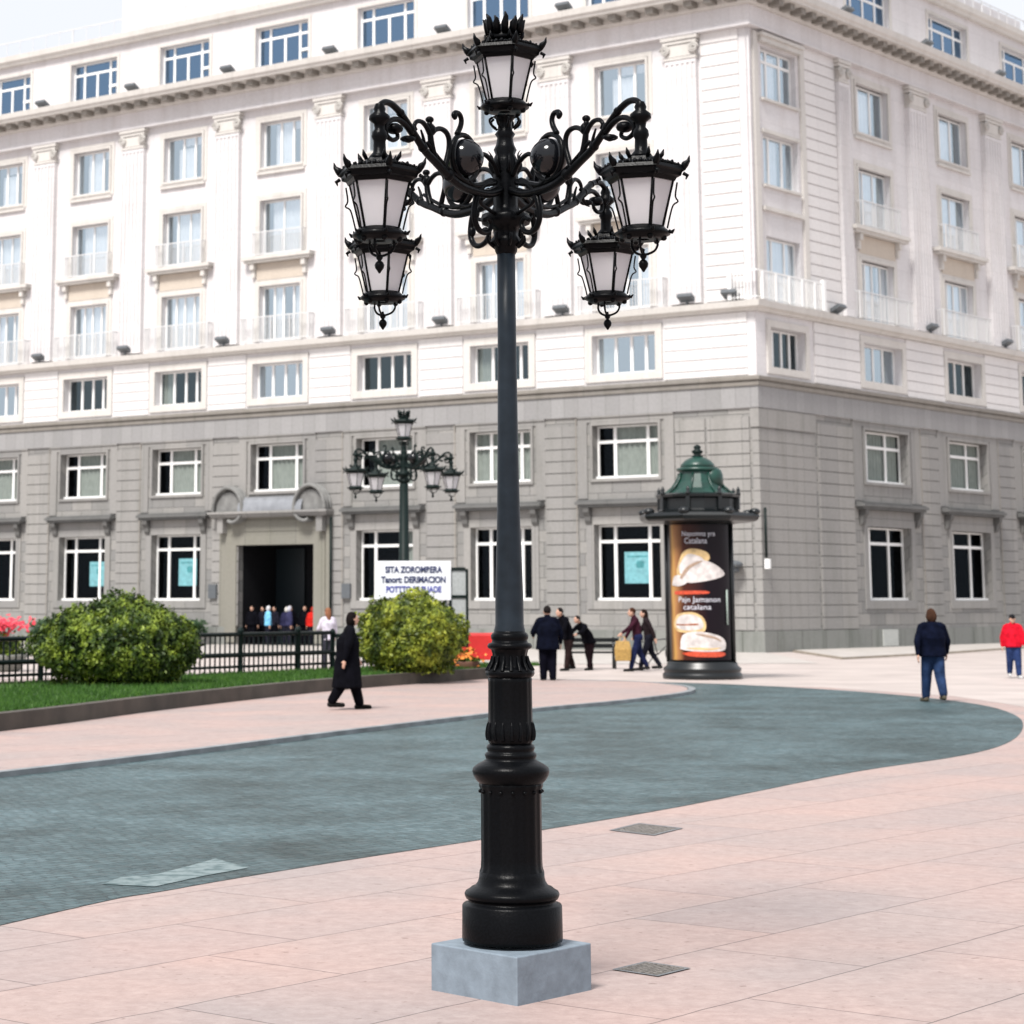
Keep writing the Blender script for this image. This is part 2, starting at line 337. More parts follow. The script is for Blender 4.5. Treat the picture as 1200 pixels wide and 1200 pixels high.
mb.add([(x, y, .008) for x, y in q], [tuple(range(len(q)))]); tag(mb.build('road_marking', m), kind='structure')
# manhole covers
MAN = plain('worn_cover_metal', (.17, .155, .14), .5, metal=.4, noise=.4, scale=30, bump=.8)
MANF = plain('cover_frame', (.16, .17, .18), .5, metal=.3, noise=.3, scale=30)
def cover(name, c, a, bb, label):
    r = empty(name, (c[0], c[1], 0), label=label, cat='manhole cover', group='metal covers in the pink paving')
    a = Vector(a); bb = Vector(bb)
    fr = MB(); pl = MB(); N_ = 1
    out = [a+bb, -a+bb, -a-bb, a-bb]; inn = [.86*v for v in out]
    fr.add([(v.x, v.y, .006) for v in out]+[(v.x, v.y, .006) for v in inn], [(i, (i+1) % 4, 4+(i+1) % 4, 4+i) for i in range(4)])
    fr.build('frame', MANF, r)
    pl.add([(v.x*.85, v.y*.85, .005) for v in out], [(0, 1, 2, 3)])
    for i in range(-4, 5):
        for j in range(-4, 5):
            p = a*(i*.19)+bb*(j*.19); e = .022
            pl.box((p.x, p.y, .0065), (e, e, .003))
    pl.build('plate', MAN, r)
cover('manhole_cover', (2.15, 18.75), (.155, .29), (.16, -.21), 'square metal cover in pink paving near the edge of the blue road')
cover('manhole_cover', (1.36, 11.75), (.10, .125), (.105, -.105), 'small worn metal cover in pink paving right of the lamp block')
# sidewalk along the building
SIDE = plain('pale_pavement', (.40, .37, .345), .7, noise=.12, scale=1.2)
def G(f, s, o): d, n = (DL, NL) if f == 'L' else (DR, NR); return (CX+d.x*s+n.x*o, CY+d.y*s+n.y*o)
kp = [G('R', 40, 2.6), (25.1, 88.6), (19.5, 78.9), (14.6, 72.0), G('R', 1.5, .3)]
mb = MB(); poly = [G('R', 40, -.1), G('R', 3, -.1)]+kp[::-1]
mb.add([(x, y, .010) for x, y in [G('L', 60, 9), G('L', 60, -.1), G('L', 0, -.1), (13.0, 67.6), (4.5, 66.5)]], [(0, 1, 2, 3, 4)])
mb.add([(x, y, .07) for x, y in poly], [tuple(range(len(poly)))])
tag(mb.build('sidewalk', SIDE), kind='structure')
ribbon('kerb', kp, .15, -.02, .075, plain('tan_kerb', (.30, .26, .21), .7, noise=.2, scale=2), side=-1)

# ------------------------------------------------------------------ the building
B = empty('corner_building', (CX, CY, 0), label='large cream and grey stone corner building with rows of windows and a dark entrance', cat='building')
def W(f, s, o, z):
    x, y = G(f, s, o); return (x-CX, y-CY, z)
def fbox(mb, f, s0, s1, o0, o1, z0, z1, mi=0):
    vs = [W(f, s, o, z) for z in (z0, z1) for o in (o0, o1) for s in (s0, s1)]
    uvz = lambda *k: [((s0, s1)[i & 1], (z0, z1)[i >> 2]) for i in k]
    uvo = lambda *k: [((o0, o1)[(i >> 1) & 1]+s0, (z0, z1)[i >> 2]) for i in k]
    uvt = lambda *k: [((s0, s1)[i & 1], (o0, o1)[(i >> 1) & 1]+z1) for i in k]
    mb.add(vs, [(0,2,3,1), (4,5,7,6), (0,1,5,4), (2,6,7,3), (0,4,6,2), (1,3,7,5)],
           [uvt(0,2,3,1), uvt(4,5,7,6), uvz(0,1,5,4), uvz(2,6,7,3), uvo(0,4,6,2), uvo(1,3,7,5)], mi)
def sweep(mb, prof, sL, sR, mi=0, capL=True, capR=True, kL=None, kR=None):
    """profile [(out,z)] round the corner from sL on the left face to sR on the right"""
    A = np.array([[NL.x, NL.y], [NR.x, NR.y]]); n = len(prof); vs = []; us = []
    for kind in range(3):
        for o, z in prof:
            if kind == 0: vs.append(W('L', sL, o, z)); us.append((-sL, z+o))
            elif kind == 2: vs.append(W('R', sR, o, z)); us.append((sR, z+o))
            else:
                p = np.linalg.solve(A, np.array([o, o])); vs.append((p[0], p[1], z)); us.append((0, z+o))
    fs = []; uv = []
    for k in range(2):
        for i in range(n):
            j = (i+1) % n; f = (k*n+i, k*n+j, (k+1)*n+j, (k+1)*n+i); fs.append(f); uv.append([us[q] for q in f])
    for c in (0, 2):
        f = tuple(c*n+i for i in range(n)); fs.append(f); uv.append([us[q] for q in f])
    mb.add(vs, fs, uv, mi)
def rect(o0, o1, z0, z1): return [(o0, z0), (o1, z0), (o1, z1), (o0, z1)]
def wallgrid(mb, f, s0, s1, z0, z1, holes, o=0, depth=.4, mi=0):
    S = sorted({s0, s1} | {h[0] for h in holes} | {h[1] for h in holes}); Z = sorted({z0, z1} | {h[2] for h in holes} | {h[3] for h in holes})
    for a, b_ in zip(S, S[1:]):
        for c, d in zip(Z, Z[1:]):
            if any(h[0] <= a+1e-6 and h[1] >= b_-1e-6 and h[2] <= c+1e-6 and h[3] >= d-1e-6 for h in holes): continue
            mb.add([W(f, a, o, c), W(f, b_, o, c), W(f, b_, o, d), W(f, a, o, d)], [(0, 1, 2, 3)], [[(a, c), (b_, c), (b_, d), (a, d)]], mi)
    for a, b_, c, d, *dd in holes:
        i = o-(dd[0] if dd else depth)
        for (p, q) in (((a, c), (b_, c)), ((b_, c), (b_, d)), ((b_, d), (a, d)), ((a, d), (a, c))):
            mb.add([W(f, p[0], o, p[1]), W(f, q[0], o, q[1]), W(f, q[0], i, q[1]), W(f, p[0], i, p[1])], [(0, 1, 2, 3)],
                   [[(p[0], p[1]), (q[0], q[1]), (q[0]+.3, q[1]+.3), (p[0]+.3, p[1]+.3)]], mi)
cL = [5.63+5.73*k for k in range(8)]; cR = [9.95, 17.35, 24.75, 32.15]
SL, SR = 50.0, 36.0; ENT = 3
KR = 1.27
U = -.10                                                     # upper walls stand back a little
lowL, lowR, mezL, mezR, upL, upR, attL, attR = [], [], [], [], [], [], [], []
for k, c in enumerate(cL):
    if k != ENT: lowL.append((c-1.45, c+1.45, 1.85, 4.72))
    lowL.append((c-1.45, c+1.45, 6.45, 8.5)); mezL.append((c-1.4, c+1.4, 10.45, 11.97))
    upL += [(c-1.15, c+1.15, 12.9, 15.35, .3), (c-1.17, c+1.17, 16.75, 19.15, .3), (c-1.15, c+1.15, 20.62, 22.65, .3)]
    attL.append((c-1.5, c+1.5, 25.1, 27.0, .3))
lowL.append((20.75, 25.0, 0.0, 4.2, 2.6))
for k, c in enumerate(cR):
    lowR += [(c-1.85, c+1.85, 1.87, 4.75), (c-1.85, c+1.85, 6.45, 8.5)]; mezR.append((c-1.65, c+1.65, 10.45, 11.97))
    h = 1.4
    upR += [(c-h, c+h, 12.9, 15.4, .3), (c-h, c+h, 16.75, 19.2, .3), (c-h, c+h, 20.62, 22.7, .3)]
    attR.append((c-1.9, c+1.9, 25.1, 27.0, .3))
mezR.append((1.0, 3.65, 10.42, 11.92)); cc = 2.35
upR += [(cc-1.2, cc+1.35, 12.9, 15.4, .3), (cc-1.25, cc+1.4, 17.4, 19.35, .3), (cc-1.25, cc+1.4, 20.75, 22.75, .3)]
attR.append((1.2, 4.2, 25.1, 27.0, .3)); attL.append((.9-.0, 2.6, 25.1, 27.0, .3))
mb = MB(); wallgrid(mb, 'L', 0, SL, 0, 8.85, lowL); wallgrid(mb, 'R', 0, SR, 0, 8.85, lowR); mb.build('lower_wall', GREYB, B)
mb = MB(); wallgrid(mb, 'L', 0, SL, 8.85, 12.5, mezL); wallgrid(mb, 'R', 0, SR, 8.85, 12.5, mezR); mb.build('middle_wall', CREAM, B)
mb = MB(); wallgrid(mb, 'L', 0, SL, 12.5, 24.8, upL, U); wallgrid(mb, 'R', 0, SR, 12.5, 24.8, upR, U)
wallgrid(mb, 'L', 0, SL, 24.8, 28.0, attL, U); wallgrid(mb, 'R', 0, SR, 24.8, 28.0, attR, U)
mb.build('upper_wall', CREAM, B)
# body behind: sides, roof, rooms backed in near-black that stands for their shade
mb = MB()
PL = W('L', SL, U, 0); PR = W('R', SR, U, 0); BK = (PL[0]+12, PL[1]+40, 0); BK2 = (PR[0]-14, PR[1]+20, 0)
foot = [PL, BK, BK2, PR]
for a, b_ in zip(foot, foot[1:]):
    mb.add([(a[0], a[1], 0), (b_[0], b_[1], 0), (b_[0], b_[1], 28), (a[0], a[1], 28)], [(0, 1, 2, 3)], [[(0, 0), (30, 0), (30, 28), (0, 28)]])
mb.build('rear_wall', CREAM, B)
mb = MB(); cor = W('L', .0, U, 0)
mb.add([(p[0], p[1], 28.0) for p in [PL, BK, BK2, PR, cor]], [(0, 1, 2, 3, 4)], [[(0, 0)]*5]); mb.build('roof', SHEET, B)
mb = MB()
for (f, s0, s1) in (('L', 1.6, SL-.5), ('R', 1.6, SR-.5)):
    mb.add([W(f, s0, -2.7, 0), W(f, s1, -2.7, 0), W(f, s1, -2.7, 27.9), W(f, s0, -2.7, 27.9)], [(0, 1, 2, 3)])
    for z in (5.3, 9.5, 12.6, 16.2, 20.0, 24.0, 27.5):
        mb.add([W(f, s0, -2.7, z), W(f, s1, -2.7, z), W(f, s1, -.6, z), W(f, s0, -.6, z)], [(0, 1, 2, 3)])
    c_ = (cL if f == 'L' else cR)
    for a, b_ in zip(c_, c_[1:]):
        s = (a+b_)/2; mb.add([W(f, s, -2.7, 0), W(f, s, -.55, 0), W(f, s, -.55, 27.9), W(f, s, -2.7, 27.9)], [(0, 1, 2, 3)])
mb.build('interior_wall', DARK, B)
# plinth, grooved courses on the piers, frieze, mouldings
mb = MB()
sweep(mb, rect(-.05, .07, 0, .76), 20.3, SR); fbox(mb, 'L', 25.45, SL, -.05, .07, 0, .76); mb.build('plinth', PLINTH, B)
mb = MB()
def piers(cs, hw, s0, s1):
    out = []; p = s0
    for c in cs: out.append((p, c-hw)); p = c+hw
    out.append((p, s1)); return out
pL = piers(cL, 2.12, 3.6, SL); pR = piers(cR, 2.85, 4.35, SR)
z = .80; rows = []
while z < 8.3: rows.append((z, z+.42)); z += .457
def courses(name, f, s0, s1, o1, rws, mat):
    q = MB()
    for a, b_ in rws: fbox(q, f, s0, s1, -.02, o1, a, b_)
    q.build(name, mat, B)
for s0, s1 in pL[1:]: courses('stone_pier', 'L', s0, s1, .045, rows, GREY)
for s0, s1 in pR: courses('stone_pier', 'R', s0, s1, .045, rows, GREY)
courses('stone_pier', 'L', 2.2, 3.45, .045, rows, GREY); courses('stone_pier', 'L', .35, 2.1, .06, rows, GREY)
for a, b_ in rows:
    if a < 7.8: sweep(mb, rect(-.02, .02, a, b_), .25, 4.15)
sweep(mb, rect(-.02, .06, 8.15, 8.83), .3, 4.2)
mb.build('corner_pier', GREY, B)
mb = MB(); sweep(mb, [(-.02, 8.86), (.075, 8.86), (.075, 9.66), (-.02, 9.66)], SL, SR); mb.build('frieze', GREYF, B)
mb = MB(); sweep(mb, [(-.02, 9.66), (.13, 9.67), (.16, 9.80), (.10, 9.81), (.10, 9.86), (.22, 9.88), (.24, 10.0), (-.02, 10.06)], SL, SR)
mb.build('string_course', LEDGE, B)
mb = MB(); z = 10.06
mL = piers(cL, 1.78, 0.35, SL); mR = piers([2.32]+cR, 2.0, .1, SR); mR[0] = (.12, .62)
ms = [10.06, 10.33, 10.74, 11.15, 11.58, 12.02, 12.44]
mrows = [(a+.02, b_-.02) for a, b_ in zip(ms, ms[1:])]
for s0, s1 in mL: courses('pale_pier', 'L', s0, s1, .05, mrows, CREAMR)
for s0, s1 in mR[1:]: courses('pale_pier', 'R', s0, s1, .05, mrows, CREAMR)
mb = MB(); sweep(mb, [(-.2, 12.44), (.16, 12.44), (.20, 12.52), (.36, 12.58), (.40, 12.80), (-.2, 12.88)], SL, SR); mb.build('ledge', TRIM, B)
# upper courses near the corner
for f, a, b_ in (('L', .45, 2.05), ('R', 4.35, 6.8)):
    mb = MB(); z = 12.92
    while z < 22.9: fbox(mb, f, a, b_, U-.02, U+.06, z, z+.405); z += .452
    mb.build('corner_courses', CREAMR, B)
mb = MB(); sweep(mb, [(U-.05, 23.27), (U+.30, 23.29), (U+.30, 23.38), (U+.22, 23.40), (U+.22, 24.12), (U-.05, 24.12)], SL, SR); mb.build('entablature', CREAM, B)
mb = MB(); sweep(mb, [(U-.05, 24.10), (.25, 24.10), (.30, 24.2), (.30, 24.42), (.98, 24.44), (1.0, 24.52), (1.08, 24.6), (1.12, 24.84), (U-.05, 24.93)], SL, SR)
mb.build('cornice', TRIM, B)
mb = MB()
for f, s1 in (('L', SL), ('R', SR)):
    s = .25
    while s < s1: fbox(mb, f, s, s+.34, .2, .80, 24.2, 24.435); s += .84
    s = .15
tag(mb.build('modillions', LEDGE, B), kind='stuff')
mb = MB(); sweep(mb, [(U-.1, 27.5), (.12, 27.5), (.16, 27.62), (.26, 27.70), (.28, 27.95), (U-.4, 28.05)], SL, SR); mb.build('coping', TRIM, B)
# pilasters
def pilaster(f, c, wd, flutes=True):
    mb = MB(); z0, z1 = 12.9, 22.35; o1 = U+.22; n = 6
    if flutes:
        fbox(mb, f, c-wd/2, c+wd/2, U-.02, o1-.035, z0, z1)
        st = wd/n
        for i in range(n+1):
            s = c-wd/2+i*st; a = max(s-st*.22, c-wd/2); b_ = min(s+st*.22, c+wd/2); fbox(mb, f, a, b_, o1-.04, o1, z0+.3, z1-.15)
        fbox(mb, f, c-wd/2, c+wd/2, o1-.04, o1+.001, z0, z0+.3); fbox(mb, f, c-wd/2, c+wd/2, o1-.04, o1+.001, z1-.15, z1)
    else: fbox(mb, f, c-wd/2, c+wd/2, U-.02, o1, z0, z1)
    p = mb.build('pilaster', CREAM, B)
    mb = MB(); h = wd/2
    fbox(mb, f, c-h-.02, c+h+.02, U-.02, o1+.03, 22.36, 22.46)
    fbox(mb, f, c-h-.06, c+h+.06, U-.02, o1+.06, 22.98, 23.10); fbox(mb, f, c-h-.12, c+h+.12, U-.02, o1+.10, 23.12, 23.26)
    fbox(mb, f, c-h+.05, c+h-.05, U-.02, o1+.02, 22.48, 22.96)
    for sg in (-1, 1):                                       # volutes
        ctr = c+sg*(h-.06); pts = []
        for q in range(19):
            a = q/18*4*math.pi; r = .21*(1-q/22); pts.append(W(f, ctr+sg*r*math.cos(a), o1+.07, 22.74+r*math.sin(a)))
        mb.tube(pts, .05, 6)
    mb.build('capital', TRIM, p)
for k in range(8): pilaster('L', 2.85+5.73*k, 1.35)
pilaster('R', 7.25, .8); 
for c in (13.75, 21.1, 28.5, 35.2): pilaster('R', c, 1.6)
# thin dark joints / downpipes beside the piers
for c in cL: 
    if c != cL[ENT]: mb = MB(); fbox(mb, 'L', c+2.16, c+2.21, .0, .062, .8, 8.8); mb.build('joint_strip', LEDGE, B)
for c in cR: mb = MB(); fbox(mb, 'R', c+2.89, c+2.95, .0, .062, .8, 8.8); mb.build('joint_strip', LEDGE, B)
mb = MB(); mb.tube([W('L', 19.75, .2, .4), W('L', 19.75, .2, 5.3)], .055, 8); mb.tube([W('R', .12, .12, 3.4), W('R', .12, .12, 5.2)], .05, 8); mb.build('downpipe', IRONG, B)
mb = MB(); fbox(mb, 'R', .05, .2, .07, .25, 3.0, 3.35); mb.build('meter_box', WHITE, B)
mb = MB(); fbox(mb, 'R', 8.95, 10.2, .05, .11, .1, .74); mb.build('access_panel', plain('pale_panel', (.42, .43, .41), .7), B)
mb = MB()
for s in (26.3, 19.0): mb = MB(); fbox(mb, 'L', s-.22, s+.22, .04, .16, 1.95, 2.55); mb.build('wall_box', LAMPGREY, B)
mb = MB(); c = W('L', 1.0, .45, 3.15); mb.ell(c, (.42, .42, .16)); mb.ell((c[0], c[1], c[2]-.2), (.3, .3, .12)); mb.box(W('L', 1.0, .15, 3.15), (.15, .5, .1), Matrix.Rotation(math.atan2(NL.y, NL.x)-math.pi/2, 3, 'Z'))
mb.build('wall_lamp', LAMPGREY, B)
# surrounds, hoods, windows
def frame_ring(mb, f, a, b_, c, d, t, o0, o1, bottom=True, mi=0):
    fbox(mb, f, a-t, a, o0, o1, c-(t if bottom else 0), d+t, mi); fbox(mb, f, b_, b_+t, o0, o1, c-(t if bottom else 0), d+t, mi)
    fbox(mb, f, a, b_, o0, o1-.001, d, d+t, mi)
    if bottom: fbox(mb, f, a, b_, o0, o1-.001, c-t, c, mi)
def window(f, a, b_, c, d, o, mull, trans, glass, bar=.11, sill=True, curt=None, open_vent=False, notice=None, trow=None):
    """white framed window: mull = fractions, trans = fraction of height or None"""
    if f == 'L':                                             # s grows leftwards on this face
        mull = [(1-m_[0], m_[1]) if isinstance(m_, tuple) else 1-m_ for m_ in mull]
        if curt: curt = (curt[0], [(1-x1, 1-x0, zb, zt) for x0, x1, zb, zt in curt[1]])
        if open_vent: open_vent = (1-open_vent[1], 1-open_vent[0])
    mb = MB(); O0, O1 = o-.03, o+.04; t = .07
    fbox(mb, f, a, a+t, O0, O1, c, d); fbox(mb, f, b_-t, b_, O0, O1, c, d); fbox(mb, f, a+t, b_-t, O0, O1-.002, d-t, d)
    fbox(mb, f, a+t, b_-t, O0, O1-.002, c, c+t)
    w_ = b_-a
    for m_ in mull:
        top = d-t
        if isinstance(m_, tuple): m_, frac = m_; top = c+(d-c)*frac
        fbox(mb, f, a+w_*m_-bar/2, a+w_*m_+bar/2, O0, O1-.004, c+t, top)
    if trans: zt = c+(d-c)*trans; fbox(mb, f, a+t, b_-t, O0, O1-.006, zt-bar*.45, zt+bar*.45)
    if open_vent: zt = c+(d-c)*.3; x0, x1 = open_vent; fbox(mb, f, a+w_*x0, a+w_*x1, O1, O1+.14, zt-.06, zt+.05)
    if sill: fbox(mb, f, a-.02, b_+.02, O1-.03, O1+.14, c-.005, c+.10)
    wn = mb.build('window', WHITE, B)
    mb = MB(); mb.add([W(f, a+.02, o, c+.02), W(f, b_-.02, o, c+.02), W(f, b_-.02, o, d-.02), W(f, a+.02, o, d-.02)], [(0, 1, 2, 3)]); mb.build('pane', glass, wn)
    if curt:
        mb = MB(); mt, spans = curt
        for x0, x1, zb, zt in spans:
            n = max(8, int((x1-x0)*w_/.045)); vs = []
            for i in range(n+1):
                s = a+w_*(x0+(x1-x0)*i/n); oo = o-.09+.03*math.sin(i*1.1+random.random()*.5)
                vs += [W(f, s, oo, c+(d-c)*zb), W(f, s, oo, c+(d-c)*zt)]
            mb.add(vs, [(2*i, 2*i+2, 2*i+3, 2*i+1) for i in range(n)], smooth=True)
        mb.build('curtain', mt, wn)
    if notice:
        mb = MB(); x0, x1, z0, z1 = notice
        fbox(mb, f, x0, x1, o+.012, o+.02, z0, z1)
        nn = mb.build('notice', NOTICE, wn)
        mb = MB(); w2 = x1-x0; h2 = z1-z0
        fbox(mb, f, x0+.1*w2, x1-.1*w2, o+.02, o+.024, z0+.83*h2, z0+.88*h2)
        pp = [W(f, x0+w2*(.38+.16*math.cos(q)), o+.022, z0+h2*(.60+.16*math.sin(q)*(1+.3*math.cos(2*q)))) for q in [i*math.pi/8 for i in range(16)]]
        mb.add(pp, [tuple(range(16))]); mb.build('notice_print', NOTICED, nn)
    return wn
def rw(x, lo, hi): return lo+(hi-lo)*random.random()
def hood(f, c, hw, zb=5.42, wall_z=4.75, k=1):
    mb = MB(); fbox(mb, f, c-hw, c+hw, .04, .42, zb+.06, zb+.17); fbox(mb, f, c-hw+.08, c+hw-.08, .04, .34, zb-.04, zb+.06); fbox(mb, f, c-hw+.02, c+hw-.02, .04, .30, zb+.17, zb+.24)
    h = mb.build('window_hood', HOOD, B)
    for sg in (-1, 1):
        mb = MB(); s = c+sg*(hw-.42)
        prof = [(0, 0), (.28, 0), (.26, -.18), (.14, -.34), (.12, -.5), (.05, -.62), (0, -.62)]
        vs = [W(f, s+e*.13, .04+o_, zb-.045+z_) for e in (-1, 1) for o_, z_ in prof]; n = len(prof)
        mb.add(vs, [tuple(range(n)), tuple(range(n, 2*n))]+[(i, (i+1) % n, n+(i+1) % n, n+i) for i in range(n)], [[(0, 0)]*n]*2+[[(0, 0)]*4]*n)
        mb.build('bracket', GREYB, h)
surr_low, surr_mid, surr_up = MB(), MB(), MB()
def surround(mb, f, a, b_, c, d, ta, oo, top=None):
    frame_ring(mb, f, a, b_, c, d, ta*.45, oo, oo+.03); 
def rail(f, s0, s1, z0, z1, o, parent, ends=True, step=.13, name='railing', mat=None):
    mb = MB()
    fbox(mb, f, s0, s1, o-.02, o+.02, z1-.04, z1); fbox(mb, f, s0, s1, o-.015, o+.015, z0+.06, z0+.09)
    s = s0; i = 0
    while s <= s1+.001:
        r = .026 if i % 8 == 0 else .012; fbox(mb, f, s-r, s+r, o-r, o+r, z0, z1-.04); s += step; i += 1
    if ends:
        for s in (s0, s1):
            q = o-.12
            while q > 0.02: fbox(mb, f, s-.012, s+.012, q-.012, q+.012, z0+.09, z1-.04); q -= step
            fbox(mb, f, s-.02, s+.02, -.08, o-.021, z1-.041, z1-.001)
    return mb.build(name, mat or RAILW, parent)
def bay(f, c, k):
    surr_low, surr_mid, surr_up, surr_att = MB(), MB(), MB(), MB()
    K = 1 if f == 'L' else KR
    hl = 1.45 if f == 'L' else 1.85; hm = 1.4 if f == 'L' else 1.65; hu = 1.15 if f == 'L' else 1.4; ha = 1.5 if f == 'L' else 1.9
    sw = 2.12 if f == 'L' else 2.85
    ent = (f == 'L' and k == ENT)
    # ground floor
    if not ent:
        notice = None; curt = None
        if f == 'L' and k == 0: notice = (c-.75, c+.35, 2.5, 3.68)
        if f == 'L' and k == 4: notice = (c-.9, c+.15, 2.5, 3.68)
        if f == 'L' and k == 5: notice = (c-1.05, c-.15, 2.5, 3.6)
        if f == 'L' and k == 2: curt = (CURT, [(.78, .98, .02, .98)])
        if f == 'R' and k == 0: notice = None
        wn = window(f, c-hl, c+hl, 1.86, 4.71, -.38, (.25, .77) if f == 'L' else (.22, .66), .78, G_LOW, .13, curt=curt, notice=notice)
        frame_ring(surr_low, f, c-hl, c+hl, 1.86, 4.72, .32, -.01, .05)
        fbox(surr_low, f, c-hl-.3, c+hl+.3, -.01, .035, 5.05, 5.36)
        hood(f, c, sw-.05 if f == 'L' else sw-.1)
    # first floor
    cu = [(.28, .75, .02, .97), (.76, .98, .02, .97)] if (k+ (f == 'R')) % 2 == 0 or f == 'L' else [(.3, .98, .02, .97)]
    if f == 'L' and k == 1: cu = [(.02, .4, .02, .97), (.6, .98, .02, .97)]
    window(f, c-hl, c+hl, 6.46, 8.49, -.38, (.27, .77) if f == 'L' else (.22, .66), .70, G_LOW, .13, curt=(CURT, cu))
    t = sw-hl-.06
    fbox(surr_low, f, c-sw, c-hl-.25, -.01, .05, 5.72, 8.80); fbox(surr_low, f, c+hl+.25, c+sw, -.01, .05, 5.72, 8.80)
    fbox(surr_low, f, c-hl-.25, c+hl+.25, -.01, .049, 8.62, 8.80); fbox(surr_low, f, c-sw, c+sw, -.01, .10, 8.80, 8.855)
    frame_ring(surr_low, f, c-hl, c+hl, 6.46, 8.5, .11, -.01, .075)
    # mezzanine
    window(f, c-hm, c+hm, 10.46, 11.96, -.38, (.3, .55, .78) if f == 'L' else (.2, .45, .7), None, G_MEZ if k % 3 else G_UP, .12, curt=(CURT, [(.02, .28, .02, .97)]) if random.random() < .75 else None, sill=False)
    frame_ring(surr_mid, f, c-hm, c+hm, 10.46, 11.97, .30, -.01, .07)
    # floor with long balcony
    full = [(.12, .98, .02, .98)]
    window(f, c-hu, c+hu, 12.95, 15.34, U-.28, (.28, .5, .75), None, G_UP, .09, sill=False, curt=(CURW, full if k % 3 else [(.2, .5, .02, .98), (.7, .98, .02, .98)]))
    window(f, c-hu, c+hu, 16.77, 19.13, U-.28, (.5,) if k % 2 else (.3, .62), None, G_UP, .07, sill=False, curt=(CURW, [(.2, .99, .02, .99)] if f == 'L' else [(.02, .8, .02, .99)]))
    window(f, c-hu, c+hu, 20.64, 22.63, U-.28, (.42, .72) if f == 'L' else (.25, .62), None, G_UP if k % 2 else G_ATT if f == 'L' and k == 9 else G_UP, .10, sill=False, curt=(CURW, [(.25, .7, .02, .75+.2*(k % 2)), (.35, .9, .8, .98)] if f == 'L' else [(.05, .72, .02, .9)]))
    for (z0, z1, tt) in ((20.62, 22.65, .10), (16.75, 19.15, .10), (12.95, 15.36, .12)):
        frame_ring(surr_up, f, c-hu, c+hu, z0, z1, tt, U-.02, U+.07, bottom=z0 > 20)
        frame_ring(surr_up, f, c-hu-.12, c+hu+.12, z0, z1+.12, tt+.07, U-.02, U+.035, bottom=z0 > 20)
    fbox(surr_up, f, c-hu-.2, c+hu+.2, U-.02, U+.12, 20.30, 20.40)
    # small balcony over the french window
    bw = 1.92 if f == 'L' else 2.35
    mb = MB(); fbox(mb, f, c-bw, c+bw, U, .30, 16.50, 16.66); fbox(mb, f, c-bw+.1, c+bw-.1, U, .22, 16.38, 16.50)
    bl = mb.build('balcony', TRIM, B)
    mb = MB(); fbox(mb, f, c-hu-.15, c+hu+.15, U-.02, U+.05, 15.62, 16.36); mb.build('lintel_panel', TAN, bl)
    for sg in (-1, 1):
        mb = MB(); s = c+sg*(hu+.28); fbox(mb, f, s-.11, s+.11, U-.02, .16, 16.1, 16.375); fbox(mb, f, s-.09, s+.09, U-.02, .06, 15.75, 16.1); mb.build('bracket', TRIM, bl)
    rail(f, c-hu-.25, c+hu+.25, 16.66, 17.72, .22, bl)
    rail(f, c-bw+.02, c+bw-.02, 12.87, 13.98, .30, bl, name='lower_railing')
    # attic
    window(f, c-ha, c+ha, 25.12, 26.98, U-.26, (.22, (.5, .72), .78), .72, G_ATT, .12, open_vent=(.8, .97) if f == 'L' and k > 2 else False)
    fbox(surr_att, f, c-ha-.16, c-ha, U-.02, U+.05, 24.95, 27.14); fbox(surr_att, f, c+ha, c+ha+.16, U-.02, U+.05, 24.95, 27.14); fbox(surr_att, f, c-ha, c+ha, U-.02, U+.049, 26.98, 27.14)
    for q, n_, m_ in ((surr_low, 'lower_surround', GREY), (surr_mid, 'middle_surround', TRIM), (surr_up, 'upper_surround', TRIM), (surr_att, 'attic_surround', TRIM)): q.build(n_, m_, B)
for k, c in enumerate(cL): bay('L', c, k)
for k, c in enumerate(cR): bay('R', c, k)
# corner bay windows (right face)
window('R', 1.0, 3.65, 10.44, 11.9, -.38, (.3, .55, .78), None, G_MEZ, .12, sill=False, curt=(CURT, [(.1, .3, .02, .97)]))
frame_ring(surr_mid, 'R', 1.0, 3.65, 10.43, 11.92, .26, -.01, .07)
window('R', 1.15, 3.7, 12.95, 15.38, U-.28, (.3, .68), None, G_UP, .10, sill=False, curt=(CURW, [(.1, .95, .02, .98)]))
window('R', 1.1, 3.75, 17.42, 19.33, U-.28, (.3, .68), None, G_UP, .12, sill=False, curt=(CURW, [(.2, .6, .02, .95)]))
window('R', 1.1, 3.75, 20.77, 22.72, U-.28, (.3, .68), .75, G_UP, .12, sill=False, curt=(CURW, [(.15, .6, .02, .9)]))
window('R', 1.2, 4.2, 25.12, 26.98, U-.26, (.22, .5, .78), .72, G_ATT, .12)
window('L', .9, 2.6, 25.12, 26.98, U-.26, (.5,), .72, G_ATT, .12)
for s in (.42, 3.95): fbox(surr_up, 'R', s-.0, s+.33, U-.02, U+.10, 12.9, 23.2)
fbox(surr_up, 'R', .80, 3.9, U-.02, .14, 22.85, 23.05); fbox(surr_up, 'R', .72, 3.98, U-.02, .22, 23.05, 23.18)
fbox(surr_up, 'R', .9, 3.85, U-.02, .05, 16.35, 16.5); fbox(surr_up, 'R', 1.0, 3.8, U-.02, .0, 19.36, 19.5)
fbox(surr_up, 'R', 1.0, 3.8, U-.02, .03, 20.6, 20.7); fbox(surr_up, 'R', 1.0, 3.8, U-.02, .03, 17.26, 17.36)
surr_mid.build('middle_surround', TRIM, B); surr_up.build('corner_surround', TRIM, B)
